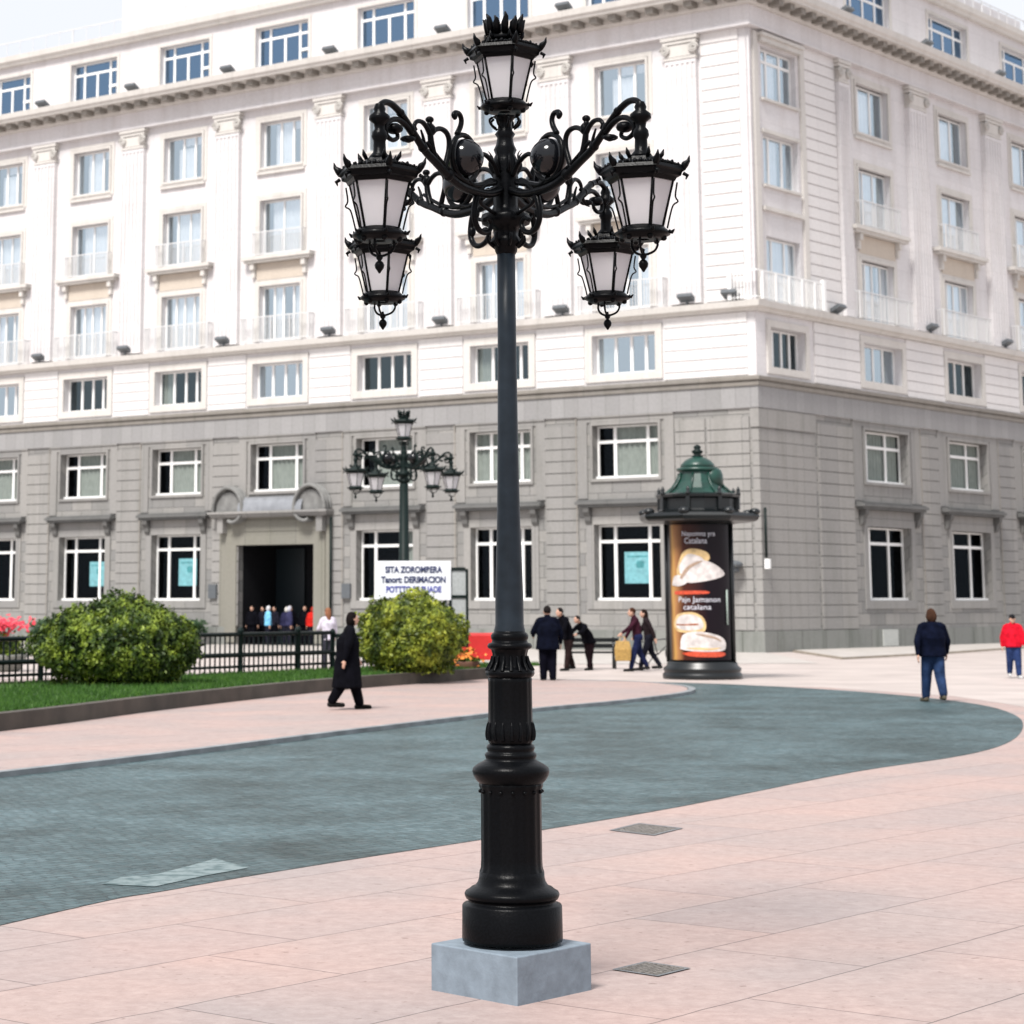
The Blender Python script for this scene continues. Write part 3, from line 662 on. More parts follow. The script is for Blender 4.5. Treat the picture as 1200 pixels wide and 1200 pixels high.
# corner balcony rail
mb = MB()
def prailing(sL, sR, z0, z1, o):
    sweep(mb, rect(o-.02, o+.02, z1-.05, z1), sL, sR); sweep(mb, rect(o-.015, o+.015, z0+.06, z0+.09), sL, sR)
    for f, s1 in (('L', sL), ('R', sR)):
        s = .0 if f == 'L' else .13
        i = 0
        while s <= s1: r = .05 if (i % 7 == 0 and f == 'R') else .016; fbox(mb, f, s-r, s+r, o-r, o+r, z0, z1-.05); s += .14; i += 1
prailing(.9, 4.7, 12.86, 13.95, .26)
fbox(mb, 'L', .8, .95, .19, .33, 12.86, 14.05); fbox(mb, 'R', 4.65, 4.85, .19, .33, 12.86, 14.05)
mb.build('corner_railing', WHITE, B)
# lead sheet apron over the entrance and floodlights
def flood(f, s, z, o):
    mb = MB(); d = Vector((*(DL if f == 'L' else DR), 0)); n = Vector((*(NL if f == 'L' else NR), 0))
    R = Matrix((d, n, Vector((0, 0, 1)))).transposed() @ Matrix.Rotation(math.radians(28), 3, 'X')
    mb.box(W(f, s, o, z+.26), (.62, .42, .16), R); mb.box(W(f, s, o-.16, z+.18), (.5, .16, .12), R); mb.box(W(f, s, o-.05, z+.08), (.08, .08, .2))
    mb.build('floodlight', LAMPGREY, B, bevel=.02)
for s in (1.2, 3.05, 8.6, 14.4, 20.2, 26.1, 32.0, 37.5, 43.3): flood('L', s-.3, 12.84, .22)
for s in (8.6, 14.5, 20.4, 26.2, 32.0, 37.8, 43.5): flood('L', s-.9, 24.86, .7)
for s in (6.0, 14.0, 21.3, 28.5): flood('R', s, 12.84, .22)
for s in (6.6, 13.6, 20.8, 28.0): flood('R', s, 24.86, .7)
# roof terrace railing and penthouse
rail('L', 0, SL, 28.05, 28.85, -.35, B, ends=False, step=.9, name='roof_railing')
rail('R', 0, SR, 28.05, 28.85, -.35, B, ends=False, step=.9, name='roof_railing')
mb = MB(); fbox(mb, 'L', 0, 35.5, -7, -3.2, 28.0, 32.6); mb.build('penthouse', CREAM, B)
mb = MB(); fbox(mb, 'R', 4, 30, -7, -2.2, 28.0, 29.9); mb.build('penthouse', CREAM, B)
# entrance
mb = MB(); c = cL[ENT]
for s0, s1 in ((25.0, 25.62), (20.14, 20.75)):
    fbox(mb, 'L', s0, s1, -.02, .10, .1, 4.25)
fbox(mb, 'L', 20.14, 25.62, -.02, .101, 4.2, 4.6); fbox(mb, 'L', 20.2, 25.56, -.02, .08, 4.6, 5.38); fbox(mb, 'L', 20.6, 25.2, .07, .11, 4.78, 5.24)
for s0, s1 in ((25.62, 25.98), (19.86, 20.14)): fbox(mb, 'L', s0, s1, -.02, .06, .1, 5.0)
db = mb.build('door_surround', YELL, B)
mb = MB(); fbox(mb, 'L', 19.75, 26.2, .05, .52, 5.42, 5.52); fbox(mb, 'L', 19.7, 26.25, .05, .60, 5.52, 5.62); fbox(mb, 'L', 19.85, 26.1, .05, .45, 5.36, 5.42)
for s in (20.25, 25.7): fbox(mb, 'L', s-.16, s+.16, .05, .38, 4.72, 5.36)
mb.build('door_hood', GREY, db)
mb = MB()                                                     # curved lead apron between the scrolls
vs = []; nn = 9
for i in range(nn):
    q = i/(nn-1); zz = 5.62+.62*math.sin(q*math.pi/2); oo = .52-.46*(1-math.cos(q*math.pi/2))
    vs += [W('L', 21.1, oo, zz), W('L', 24.6, oo, zz)]
mb.add(vs, [(2*i, 2*i+1, 2*i+3, 2*i+2) for i in range(nn-1)], smooth=True); mb.build('lead_apron', SHEET, db)
for sg, s0 in ((1, 25.75), (-1, 20.15)):                      # volute scrolls of the broken pediment
    mb = MB()
    for off, rr in ((.09, .085), (.30, .085), (.48, .085)):
        pts = []
        for q in range(22):
            a = math.radians(190-q*13); r_ = .92 if q < 15 else .92*(1-(q-15)*.09)
            pts.append(W('L', s0-sg*.62-sg*r_*math.cos(a), off, 5.72+r_*math.sin(a)) if False else W('L', s0-sg*.55+sg*(-1)*r_*math.cos(a)*.9, off, 5.68+r_*math.sin(a)*1.05))
        mb.tube(pts, rr, 6)
    prof = []
    for q in range(13):
        a = math.pi*q/12; prof.append((s0-sg*.55+math.cos(a)*.72, 5.62+math.sin(a)*.85))
    n = len(prof); mb.add([W('L', s_, o_, z_) for o_ in (.05, .38) for s_, z_ in prof], [tuple(range(n)), tuple(range(n, 2*n))]+[(i, i+1, n+i+1, n+i) for i in range(n-1)])
    mb.build('scroll', plain('scroll_stone', (.17, .17, .165), .85, noise=.25, scale=3), db)
mb = MB()                                                     # recess lining, its shade put in as near-black colour
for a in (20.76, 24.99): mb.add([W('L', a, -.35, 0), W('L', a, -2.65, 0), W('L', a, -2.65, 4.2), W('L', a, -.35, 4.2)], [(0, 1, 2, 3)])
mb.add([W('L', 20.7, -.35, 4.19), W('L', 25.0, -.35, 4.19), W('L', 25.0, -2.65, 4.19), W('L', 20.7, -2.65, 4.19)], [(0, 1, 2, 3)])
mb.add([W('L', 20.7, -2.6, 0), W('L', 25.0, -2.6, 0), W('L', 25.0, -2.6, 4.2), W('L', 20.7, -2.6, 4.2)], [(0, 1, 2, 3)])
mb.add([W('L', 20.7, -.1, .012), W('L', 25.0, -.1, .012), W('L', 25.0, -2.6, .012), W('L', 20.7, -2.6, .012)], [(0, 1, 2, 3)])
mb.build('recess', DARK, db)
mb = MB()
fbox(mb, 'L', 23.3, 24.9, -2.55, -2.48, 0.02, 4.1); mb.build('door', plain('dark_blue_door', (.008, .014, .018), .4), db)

# ------------------------------------------------------------------ street lamps
m, t, b = new_mat('frosted_lamp_glass')
b.inputs['Base Color'].default_value = (.88, .87, .89, 1); b.inputs['Roughness'].default_value = .35
tl = t.nodes.new('ShaderNodeBsdfTranslucent'); tl.inputs[0].default_value = (.97, .96, .98, 1)
mx = t.nodes.new('ShaderNodeMixShader'); mx.inputs[0].default_value = .62
t.links.new(b.outputs[0], mx.inputs[1]); t.links.new(tl.outputs[0], mx.inputs[2]); t.links.new(mx.outputs[0], t.nodes['Material Output'].inputs[0])
FROST = m
CHROME = plain('dark_polished_ball', (.004, .0045, .006), .12, noise=.2, spec=.4)
BLOCK = plain('blue_grey_granite', (.17, .21, .25), .65, noise=.14, scale=14, bump=.25)
def ringpts(cx, cz, rr, a0, a1, n, fn):
    return [fn(cx+(rr if not callable(rr) else rr(i/n))*math.cos(math.radians(a0+(a1-a0)*i/n)), cz+(rr if not callable(rr) else rr(i/n))*math.sin(math.radians(a0+(a1-a0)*i/n))) for i in range(n+1)]
def hexring(mb, prof, c, ph, n=6):
    mb.lathe(prof, c, n, ph=ph, smooth=False)
def lantern(parent, c, ph, hang=True, crown=False, iron=IRON, dz=0, detail=True):
    """hexagonal lantern; absolute heights of the hanging one (brim 3.89) shifted by dz"""
    x, y = c
    mb = MB(); Z = lambda z: z+dz
    if hang:
        mb.lathe([(r, Z(z)) for r, z in [(.020, 4.225), (.030, 4.20), (.026, 4.185), (.050, 4.165), (.052, 4.145), (.028, 4.125), (.024, 4.10), (.036, 4.085), (.040, 4.06), (.030, 4.04), (.032, 3.985), (.050, 3.965), (.055, 3.955)]], c, 14, capb=False)
    body = mb
    prof = [(.055, Z(3.957)), (.075, Z(3.948)), (.085, Z(3.93)), (.15, Z(3.912)), (.205, Z(3.895)), (.212, Z(3.878)), (.196, Z(3.87)), (.19, Z(3.852)), (.170, Z(3.845)), (.160, Z(3.828)), (.03, Z(3.83))]
    hexring(body, prof, c, ph)
    # cresting: spikes at corners, small crest along edges
    for k in range(6):
        a = ph+k*math.pi/3; ca, sa = math.cos(a), math.sin(a)
        p = Vector((x+ca*.196, y+sa*.196, Z(3.885)))
        body.tube([p, p+Vector((ca*.014, sa*.014, .022)), p+Vector((ca*.030, sa*.030, .038)), p+Vector((ca*.036, sa*.036, .062))], [.016, .018, .010, .002], 6)
        p = Vector((x+ca*.085, y+sa*.085, Z(3.94)))
        body.tube([p, p+Vector((ca*.016, sa*.016, .022)), p+Vector((ca*.024, sa*.024, .046))], [.010, .011, .002], 6)
        p = Vector((x+ca*.20, y+sa*.20, Z(3.862)))
        body.tube([p, p+Vector((ca*.02, sa*.02, -.012)), p+Vector((ca*.012, sa*.012, -.03))], [.010, .010, .003], 5)
        a2 = ph+(k+1)*math.pi/3
        if detail:
            q0 = Vector((x+ca*.19, y+sa*.19, Z(3.897))); q1 = Vector((x+math.cos(a2)*.19, y+math.sin(a2)*.19, Z(3.897)))
            for j in range(1, 8):
                pp = q0.lerp(q1, j/8); h_ = .008+.008*math.sin(j/8*math.pi)+.004*((j*7) % 3)
                body.tube([pp, pp+Vector((.003*((j % 3)-1), 0, h_*.6)), pp+Vector((.006*((j % 2)*2-1), 0, h_))], [.011, .012, .004], 5)
    if crown:
        body.lathe([(.085, Z(3.94)), (.095, Z(3.955)), (.083, Z(3.97)), (.080, Z(3.99))], c, 12)
        for k in range(12):
            a = k*math.pi/6; p = Vector((x+math.cos(a)*.083, y+math.sin(a)*.083, Z(3.975)))
            o = Vector((math.cos(a), math.sin(a), 0)); tn = Vector((-math.sin(a), math.cos(a), 0)); hh = .085+.018*(k % 2)
            body.tube([p, p+o*.008+Vector((0, 0, .05)), p+o*.018+tn*.006+Vector((0, 0, hh*.8)), p+o*.030+Vector((0, 0, hh))], [.020, .022, .014, .004], 6)
    # bars
    for k in range(6):
        a = ph+k*math.pi/3; ca, sa = math.cos(a), math.sin(a)
        body.tube([(x+ca*.153, y+sa*.153, Z(3.84)), (x+ca*.095, y+sa*.095, Z(3.605))], .0065, 6)
        if detail:                                           # thin scroll outside the bar
            P0 = Vector((x+ca*.170, y+sa*.170, Z(3.82))); P1 = Vector((x+ca*.118, y+sa*.118, Z(3.60)))
            pts = smoothpath([P0, P0.lerp(P1, .3)+Vector((ca, sa, 0))*.006, P0.lerp(P1, .42)+Vector((ca, sa, 0))*.024, P0.lerp(P1, .5)+Vector((ca, sa, 0))*.004, P0.lerp(P1, .75), P1], 3)
            body.tube(pts, .0045, 5)
    # lower ring, curls, finial
    body.lathe([(.09, Z(3.615)), (.102, Z(3.612)), (.112, Z(3.60)), (.128, Z(3.588)), (.132, Z(3.574)), (.115, Z(3.566)), (.105, Z(3.555)), (.09, Z(3.55)), (.03, Z(3.552))][::-1], c, 18, capb=False, capt=False)
    for k in range(6):
        a = ph+k*math.pi/3; ca, sa = math.cos(a), math.sin(a)
        p = Vector((x+ca*.125, y+sa*.125, Z(3.585)))
        body.tube([p, p+Vector((ca*.016, sa*.016, -.004)), p+Vector((ca*.028, sa*.028, .010))], [.012, .010, .003], 5)
        p = Vector((x+ca*.10, y+sa*.10, Z(3.556))); body.ell(p, .016, 7, 5)
    if hang:
        for k in range(3):
            a = ph+k*2*math.pi/3+.5; ca, sa = math.cos(a), math.sin(a)
            body.tube([(x+ca*r_, y+sa*r_, Z(z_)) for r_, z_ in smooth2([(.070, 3.552), (.072, 3.525), (.055, 3.498), (.022, 3.482), (.006, 3.48)])], .0065, 6)
        body.lathe([(.004, Z(3.395)), (.010, Z(3.405)), (.021, Z(3.42)), (.024, Z(3.435)), (.018, Z(3.448)), (.008, Z(3.456)), (.015, Z(3.466)), (.018, Z(3.476)), (.008, Z(3.486)), (.006, Z(3.50))], c, 10)
    ln = body.build('lantern', iron, parent)
    mb = MB()
    for k in range(6):
        a = ph+k*math.pi/3; a2 = a+math.pi/3
        mb.add([(x+math.cos(q)*r_, y+math.sin(q)*r_, Z(z_)) for q, r_, z_ in ((a, .150, 3.835), (a2, .150, 3.835), (a2, .092, 3.608), (a, .092, 3.608))], [(0, 1, 2, 3)])
    mb.build('lantern_glass', FROST, ln)
    return ln
def smooth2(pts): return [(p.x, p.y) for p in smoothpath([(a, b_, 0) for a, b_ in pts], 4)]
def arm(parent, d, iron, rs=1.0):
    d = Vector((d[0], d[1], 0)).normalized(); side = Vector((-d.y, d.x, 0))
    f = lambda r, z, o=0: Vector((0, 0, 0))+d*(r*rs)+side*o+Vector((0, 0, z))
    mb = MB()
    def T(pts, rad, n=8, sm=True, o=0, flat=1.0):
        pp = [f(r, z, o) for r, z in (smooth2(pts) if sm else pts)]
        if isinstance(rad, tuple): rad = [rad[0]+(rad[1]-rad[0])*i/(len(pp)-1) for i in range(len(pp))]
        mb.tube(pp, rad, n, flat=flat)
    # main S limb with hook
    T([(.05, 4.00), (.20, 3.955), (.36, 3.945), (.50, 3.952), (.63, 3.985), (.75, 4.030), (.86, 4.070), (.96, 4.132), (1.035, 4.180), (1.11, 4.222), (1.19, 4.246), (1.25, 4.243), (1.29, 4.222), (1.30, 4.20)], (.025, .0145), 10)
    T([(.30, 3.968), (.48, 3.985), (.63, 4.02), (.75, 4.07), (.84, 4.115)], (.012, .010))
    for r, z, q in ((.88, 4.083, .026), (1.0, 4.158, .024), (.62, 3.985, .030), (1.10, 4.218, .022)): mb.ell(f(r, z), q, 8, 6)
    # volute under the hook
    T([(.99, 4.135), (1.05, 4.165), (1.12, 4.180), (1.19, 4.165), (1.245, 4.125), (1.235, 4.083), (1.18, 4.068), (1.13, 4.088), (1.14, 4.115), (1.18, 4.118)], (.016, .010))
    mb.ell(f(1.16, 4.128), (.045, .045, .028), 9, 6); mb.ell(f(1.03, 4.10), (.04, .02, .018), 8, 5)
    T([(.97, 4.12), (1.02, 4.09), (1.07, 4.085)], (.014, .004))
    # leaf stem with finial and side curls
    T([(.76, 4.035), (.79, 4.10), (.805, 4.16), (.812, 4.225)], (.020, .014)); mb.ell(f(.812, 4.238), (.022, .022, .018), 8, 6); mb.ell(f(.80, 4.19), (.026, .022, .03), 8, 6)
    T([(.812, 4.165), (.845, 4.195), (.89, 4.212), (.94, 4.205), (.965, 4.178), (.95, 4.16)], (.014, .010))
    T([(.79, 4.17), (.75, 4.198), (.70, 4.212), (.645, 4.205), (.615, 4.175), (.615, 4.12), (.64, 4.06), (.66, 4.01)], (.013, .015))
    T([(.86, 4.08), (.875, 4.13), (.90, 4.17)], (.012, .005))
    # big ring with ball
    pts = [f(.45+.135*math.cos(a), 4.105+.118*math.sin(a)) for a in [2*math.pi*i/28 for i in range(28)]]
    mb.tube(pts, .0145, 8, closed=True)
    T([(.32, 4.12), (.24, 4.16), (.14, 4.13), (.08, 4.07)], (.012, .014)); T([(.44, 4.0), (.36, 3.975), (.24, 4.0), (.12, 4.03)], (.015, .018))
    # swan neck
    T([(.53, 4.215), (.492, 4.262), (.482, 4.300), (.505, 4.326), (.545, 4.326), (.565, 4.308), (.545, 4.296)], (.015, .012))
    mb.ell(f(.553, 4.305), .016, 8, 6)
    # lower brace scroll
    T([(.16, 4.03), (.24, 4.0), (.31, 3.94), (.345, 3.86), (.345, 3.80), (.31, 3.755), (.25, 3.742), (.19, 3.76), (.165, 3.80), (.20, 3.825), (.24, 3.81)], (.019, .012))
    T([(.32, 3.92), (.27, 3.89), (.20, 3.875), (.12, 3.86)], .011)
    mb.ell(f(.335, 3.83), (.022, .016, .03), 8, 6)
    a = mb.build('arm', iron, parent)
    mb = MB(); mb.ell(f(.45, 4.105), (.10, .10, .098), 20, 14); mb.build('ball_ornament', CHROME, a)
    return a
def lamp_head(root, dirs, iron, rs=1.0, rlen=1.30, detail=True, phs=None):
    mb = MB()
    mb.lathe([(.050, 3.66), (.058, 3.675), (.062, 3.70), (.085, 3.72), (.08, 3.74), (.065, 3.76), (.07, 3.80), (.125, 3.82), (.135, 3.85), (.125, 3.875), (.080, 3.885), (.066, 3.92), (.068, 4.0), (.072, 4.06), (.064, 4.10), (.070, 4.14), (.066, 4.17), (.052, 4.20), (.062, 4.225), (.05, 4.25), (.045, 4.27), (.042, 4.29), (.055, 4.31), (.04, 4.33), (.036, 4.37), (.05, 4.395), (.07, 4.405), (.03, 4.41)], (0, 0), 24, fl=8, flr=.06)
    for k in range(8):
        a = k*math.pi/4+.2; ca, sa = math.cos(a), math.sin(a)
        mb.tube([(ca*r_, sa*r_, z_) for r_, z_ in smooth2([(.05, 4.34), (.075, 4.36), (.085, 4.385), (.068, 4.40)])], .007, 5)
        mb.tube([(ca*r_, sa*r_, z_) for r_, z_ in smooth2([(.06, 4.10), (.085, 4.14), (.078, 4.19), (.095, 4.215)])], [.014-.0011*i for i in range(13)], 6)
        mb.tube([(ca*r_, sa*r_, z_) for r_, z_ in smooth2([(.065, 3.70), (.10, 3.73), (.098, 3.765)])], .009, 6)
    mb.build('hub', iron, root)
    for i, d in enumerate(dirs):
        arm(root, d, iron, rs)
        dd = Vector(d).normalized()*rlen*rs; lantern(root, (dd.x, dd.y), (phs[i] if phs else -.297), True, False, iron, 0, detail)
    lantern(root, (0, 0), -.297, False, True, iron, .88, detail)
def rescale(root, k, zc):                                    # scale heights about the eye level used when measuring
    for o in root.children_recursive:
        me = o.data; M = Matrix.Translation((0, 0, zc)) @ Matrix.Diagonal((k, k, k, 1)) @ Matrix.Translation((0, 0, -zc)); me.transform(M)
LX, LY = .62, 11.13
lamp = empty('street_lamp', (LX, LY, 0), label='tall black cast iron lamp post with five lanterns on a granite block in the foreground', cat='street lamp')
lamp_head(lamp, [(-.66, -1.1), (.56, -1.1), (-.64, 1.1), (.63, 1.1)], IRON)
mb = MB(); n = 28
mb.lathe([(.080, 1.66), (.080, 1.70), (.0735, 1.73), (.0725, 1.88), (.068, 2.02), (.062, 2.2), (.058, 2.4), (.053, 2.75), (.049, 3.2), (.048, 3.68)], (0, 0), 40); mb.build('pole', POLE, lamp)
mb = MB()
mb.lathe([(.252, .165), (.254, .18), (.252, .335), (.246, .343), (.224, .350), (.220, .362), (.232, .368), (.238, .380), (.240, .392), (.234, .404), (.216, .414), (.205, .424), (.184, .432), (.172, .450), (.166, .47), (.164, .50)], (0, 0), 64)
mb.lathe([(.164, .50), (.157, .52), (.155, .56), (.154, .88), (.157, .905), (.163, .92), (.163, .94)], (0, 0), 128, fl=16, flr=.022, capb=False)
mb.lathe([(.163, .935), (.178, .95), (.192, .975), (.197, .995), (.192, 1.012), (.168, 1.03), (.138, 1.045), (.126, 1.055), (.130, 1.065), (.133, 1.075), (.127, 1.085), (.117, 1.09), (.120, 1.10), (.124, 1.112), (.117, 1.125), (.106, 1.13)], (0, 0), 64, capb=False)
mb.lathe([(.106, 1.128), (.116, 1.145), (.121, 1.175), (.120, 1.21), (.114, 1.235), (.113, 1.30), (.112, 1.44), (.114, 1.455), (.108, 1.462)], (0, 0), 96, fl=16, flr=.025, capb=False, capt=False)
mb.lathe([(.108, 1.46), (.121, 1.47), (.127, 1.483), (.124, 1.497), (.114, 1.505), (.102, 1.515)], (0, 0), 48, fl=12, flr=.03, capb=False, capt=False)
mb.lathe([(.102, 1.51), (.093, 1.53), (.090, 1.58), (.095, 1.60), (.102, 1.607)], (0, 0), 96, fl=10, flr=.05, capb=False, capt=False)
mb.lathe([(.102, 1.605), (.113, 1.612), (.116, 1.622), (.109, 1.634), (.094, 1.638), (.090, 1.65), (.096, 1.66), (.097, 1.674), (.090, 1.685), (.082, 1.69), (.078, 1.70)], (0, 0), 48, capb=False, capt=False)
for k in range(16):
    a = k*math.pi/8; ca, sa = math.cos(a), math.sin(a)
    mb.ell((ca*.157, sa*.157, .895), (.011, .011, .010), 7, 5)
    mb.tube([(ca*r_, sa*r_, z_) for r_, z_ in smooth2([(.114, 1.15), (.121, 1.18), (.117, 1.22), (.111, 1.24)])], [.013-.0007*i for i in range(13)], 6)
    mb.tube([(ca*r_, sa*r_, z_) for r_, z_ in smooth2([(.090, 1.57), (.097, 1.54), (.112, 1.51), (.118, 1.495)])], [.007+.0005*i for i in range(13)], 6)
mb.build('pedestal', IRON, lamp)
rescale(lamp, .958, EYE)
mb = MB(); h = .218
ex, ey = Vector((-.39, .435)), Vector((.385, .44)); c0 = Vector((.617-LX, 10.715-LY)); q = [c0, c0+ex, c0+ex+ey, c0+ey]
mb.add([(p.x, p.y, z_) for z_ in (0.0, h) for p in q], [(4, 5, 6, 7)]+[(i, (i+1) % 4, 4+(i+1) % 4, 4+i) for i in range(4)])
mb.build('base_block', BLOCK, lamp, bevel=.006)

lamp2 = empty('street_lamp', (.50, 56, 0), label='smaller looking green black five lantern lamp post standing behind the right bush', cat='street lamp')
lamp_head(lamp2, [(-.95, -.55), (.55, -.95), (.95, .55), (-.55, .95)], IRONG, rs=.74, detail=False)
mb = MB(); mb.lathe([(.22, 0.62), (.22, .8), (.16, .95), (.15, 1.3), (.19, 1.35), (.1, 1.5), (.075, 3.68)], (0, 0), 20); mb.build('pole', IRONG, lamp2)
for o in lamp2.children_recursive:
    o.data.transform(Matrix.Translation((0, 0, 6.62)) @ Matrix.Diagonal((1.45, 1.45, 1.45, 1)) @ Matrix.Translation((0, 0, -4.97)))
#INSERT
# ------------------------------------------------------------------ planted bed, bushes, railing
edge = [(-16, 3.8), (-9.5, 19.5), (-5.34, 31.61), (-3.58, 38.06), (-.87, 46.1), (2.39, 52.6), (3.3, 54.4)]
es = [tuple(p.xy) for p in smoothpath([(x, y, 0) for x, y in edge], 5)]
ribbon('bed_edging', es, .24, -.02, .30, DKERB)
lawn = offs(es, .235, 1)
GRASSB = plain('lawn_soil', (.035, .075, .018), .9, noise=.4, scale=3)
mb = MB(); poly = lawn+[(2.7, 57.5), (-1.2, 52.2), (-4.6, 47.6), (-7.8, 43.2), (-17, 30), (-26, 10)]
mb.add([(x, y, .26) for x, y in poly], [tuple(range(len(poly)))])
tag(mb.build('lawn', GRASSB), kind='structure')
def leafmat(name, a, b_, c_, tr=.35):
    m, t, b = new_mat(name); N = t.nodes; L = t.links
    g = N.new('ShaderNodeNewGeometry')
    n = N.new('ShaderNodeTexNoise'); n.inputs['Scale'].default_value = 3.2; n.inputs['Detail'].default_value = 4; L.new(g.outputs['Position'], n.inputs['Vector'])
    wn = N.new('ShaderNodeTexNoise'); wn.inputs['Scale'].default_value = 40; L.new(g.outputs['Position'], wn.inputs['Vector'])
    ad = N.new('ShaderNodeMath'); ad.operation = 'MULTIPLY_ADD'; ad.inputs[1].default_value = .6; L.new(wn.outputs[0], ad.inputs[0]); L.new(n.outputs[0], ad.inputs[2])
    r = N.new('ShaderNodeValToRGB'); r.color_ramp.elements[0].position = .64; r.color_ramp.elements[1].position = .96
    e = r.color_ramp.elements.new(.8); r.color_ramp.elements[0].color = a+(1,); e.color = b_+(1,); r.color_ramp.elements[2].color = c_+(1,)
    L.new(ad.outputs[0], r.inputs[0]); L.new(r.outputs[0], b.inputs['Base Color']); b.inputs['Roughness'].default_value = .5
    b.inputs['Specular IOR Level'].default_value = .3
    tl = N.new('ShaderNodeBsdfTranslucent'); L.new(r.outputs[0], tl.inputs[0]); mx = N.new('ShaderNodeMixShader'); mx.inputs[0].default_value = tr
    L.new(b.outputs[0], mx.inputs[1]); L.new(tl.outputs[0], mx.inputs[2]); L.new(mx.outputs[0], N['Material Output'].inputs[0]); return m
def leaves(name, mat, parent, P, Nn, size, jitter=.6, asp=.5):
    """folded leaf quads: P centres, Nn outward directions"""
    n = len(P); d = Nn + rng.normal(0, jitter, (n, 3)); d /= np.linalg.norm(d, axis=1)[:, None]+1e-9
    a = np.cross(d, rng.normal(0, 1, (n, 3))); a /= np.linalg.norm(a, axis=1)[:, None]+1e-9
    b_ = np.cross(d, a); s = (size*rng.uniform(.45, 1.5, n))[:, None]
    v = np.stack([P-a*s, P+b_*s*asp, P+a*s+d*s*.25, P-b_*s*asp], 1).reshape(-1, 3)
    me = bpy.data.meshes.new(name); me.vertices.add(4*n); me.vertices.foreach_set('co', v.ravel())
    me.loops.add(4*n); me.loops.foreach_set('vertex_index', np.arange(4*n)); me.polygons.add(n)
    me.polygons.foreach_set('loop_start', np.arange(0, 4*n, 4)); me.polygons.foreach_set('loop_total', np.full(n, 4))
    me.update(calc_edges=True); me.materials.append(mat)
    o = bpy.data.objects.new(name, me); col.objects.link(o); o.parent = parent; return o
# grass blades
BL = leafmat('grass_blades', (.025, .07, .012), (.05, .13, .02), (.09, .19, .03), .3)
pts = []; E0 = np.array(es)
while len(pts) < 46000:
    y = rng.uniform(24, 57); i = np.searchsorted(E0[:, 1], y); i = min(max(i, 1), len(E0)-1)
    f_ = (y-E0[i-1, 1])/(E0[i, 1]-E0[i-1, 1]+1e-6); xe = E0[i-1, 0]+f_*(E0[i, 0]-E0[i-1, 0])-.32
    x = xe-abs(rng.normal(0, 2.6))
    if (y-43.5) > (x+7.6)*1.42+.3: continue
    pts.append((x, y))
pts = np.array(pts); n = len(pts); hgt = rng.uniform(.05, .13, n); an = rng.uniform(0, 6.28, n)
v = np.zeros((n, 3, 3)); v[:, :, :2] = pts[:, None, :]; v[:, :, 2] = .255
v[:, 0, 0] -= .012*np.cos(an); v[:, 0, 1] -= .012*np.sin(an); v[:, 1, 0] += .012*np.cos(an); v[:, 1, 1] += .012*np.sin(an)
v[:, 2, 2] += hgt; v[:, 2, 0] += rng.normal(0, .03, n); v[:, 2, 1] += rng.normal(0, .03, n)
me = bpy.data.meshes.new('grass'); me.from_pydata(v.reshape(-1, 3).tolist(), [], np.arange(3*n).reshape(-1, 3).tolist()); me.materials.append(BL)
o = bpy.data.objects.new('grass', me); col.objects.link(o); tag(o, 'short green grass growing in the raised bed behind its dark edging', 'grass', kind='stuff')
def bush(loc, rx, ry, rz, n, mat, size, label):
    r = empty('round_bush', loc, label=label, cat='bush', group='clipped round bushes in the bed')
    # lumpy ellipsoid shell with depth
    u = rng.normal(0, 1, (n, 3)); u /= np.linalg.norm(u, axis=1)[:, None]
    u[:, 2] = np.where(u[:, 2] < -.5, -u[:, 2]*.6, u[:, 2])
    K = rng.normal(0, 1, (70, 3)); K /= np.linalg.norm(K, axis=1)[:, None]; amp = rng.uniform(-.17, .17, 70)
    dots = u @ K.T; bump = (np.exp((dots-1)*45)*amp).sum(1)
    rad = (1+bump)*(1-np.abs(rng.normal(0, .13, n)))*np.where(u[:, 2] < -.05, 1+(u[:, 2]+.05)*.35, 1) + (rng.random(n) < .05)*rng.uniform(0, .08, n)
    P = u*rad[:, None]*np.array([rx, ry, rz])
    sp = []; spu = []                                        # sprigs that break the outline
    for q in range(230):
        d = rng.normal(0, 1, 3); d[2] = abs(d[2])*.9-.15; d /= np.linalg.norm(d); e = rng.uniform(.03, .12)
        dd = d+rng.normal(0, .35, 3)+np.array([0, 0, .35]); dd /= np.linalg.norm(dd)
        bb = (1+(np.exp(((K @ d)-1)*45)*amp).sum())
        for g in np.linspace(0, 1, 13): sp.append(d*bb*.97*np.array([rx, ry, rz])+dd*e*1.3*g+rng.normal(0, .022, 3)); spu.append(dd)
    ni = n//4; ai = rng.uniform(0, 6.28, ni); ri = np.sqrt(rng.random(ni))*.80                     # shaded leaves under the dome
    core = np.stack([ri*rx*np.cos(ai), ri*ry*np.sin(ai), rng.uniform(0, .8, ni)*rz-rz*.62], 1)
    P = np.vstack([P, sp, core]); u = np.vstack([u, spu, np.tile([0, -.2, .4], (ni, 1))]); P[:, 2] += rz*.62
    keep = P[:, 2] > .02; P = P[keep]; u = u[keep]
    leaves('foliage', mat, r, P, u, size)
    mb = MB()
    for k in range(22):
        a = rng.uniform(0, 6.28); q = rng.uniform(.3, .75); z1 = rng.uniform(.7, 1.2)*rz
        mb.tube([(0, 0, 0), (math.cos(a)*rx*q*.4, math.sin(a)*ry*q*.4, z1*.4), (math.cos(a)*rx*q, math.sin(a)*ry*q, z1)], [.03, .02, .006], 6)
    mb.build('branches', plain('bush_branches', (.05, .035, .02), .9), r)
    return r
LF1 = leafmat('green_bush_leaves', (.007, .020, .003), (.045, .085, .008), (.24, .31, .035), .12)  # ramps of both bushes also put light and shade of clumps into colour
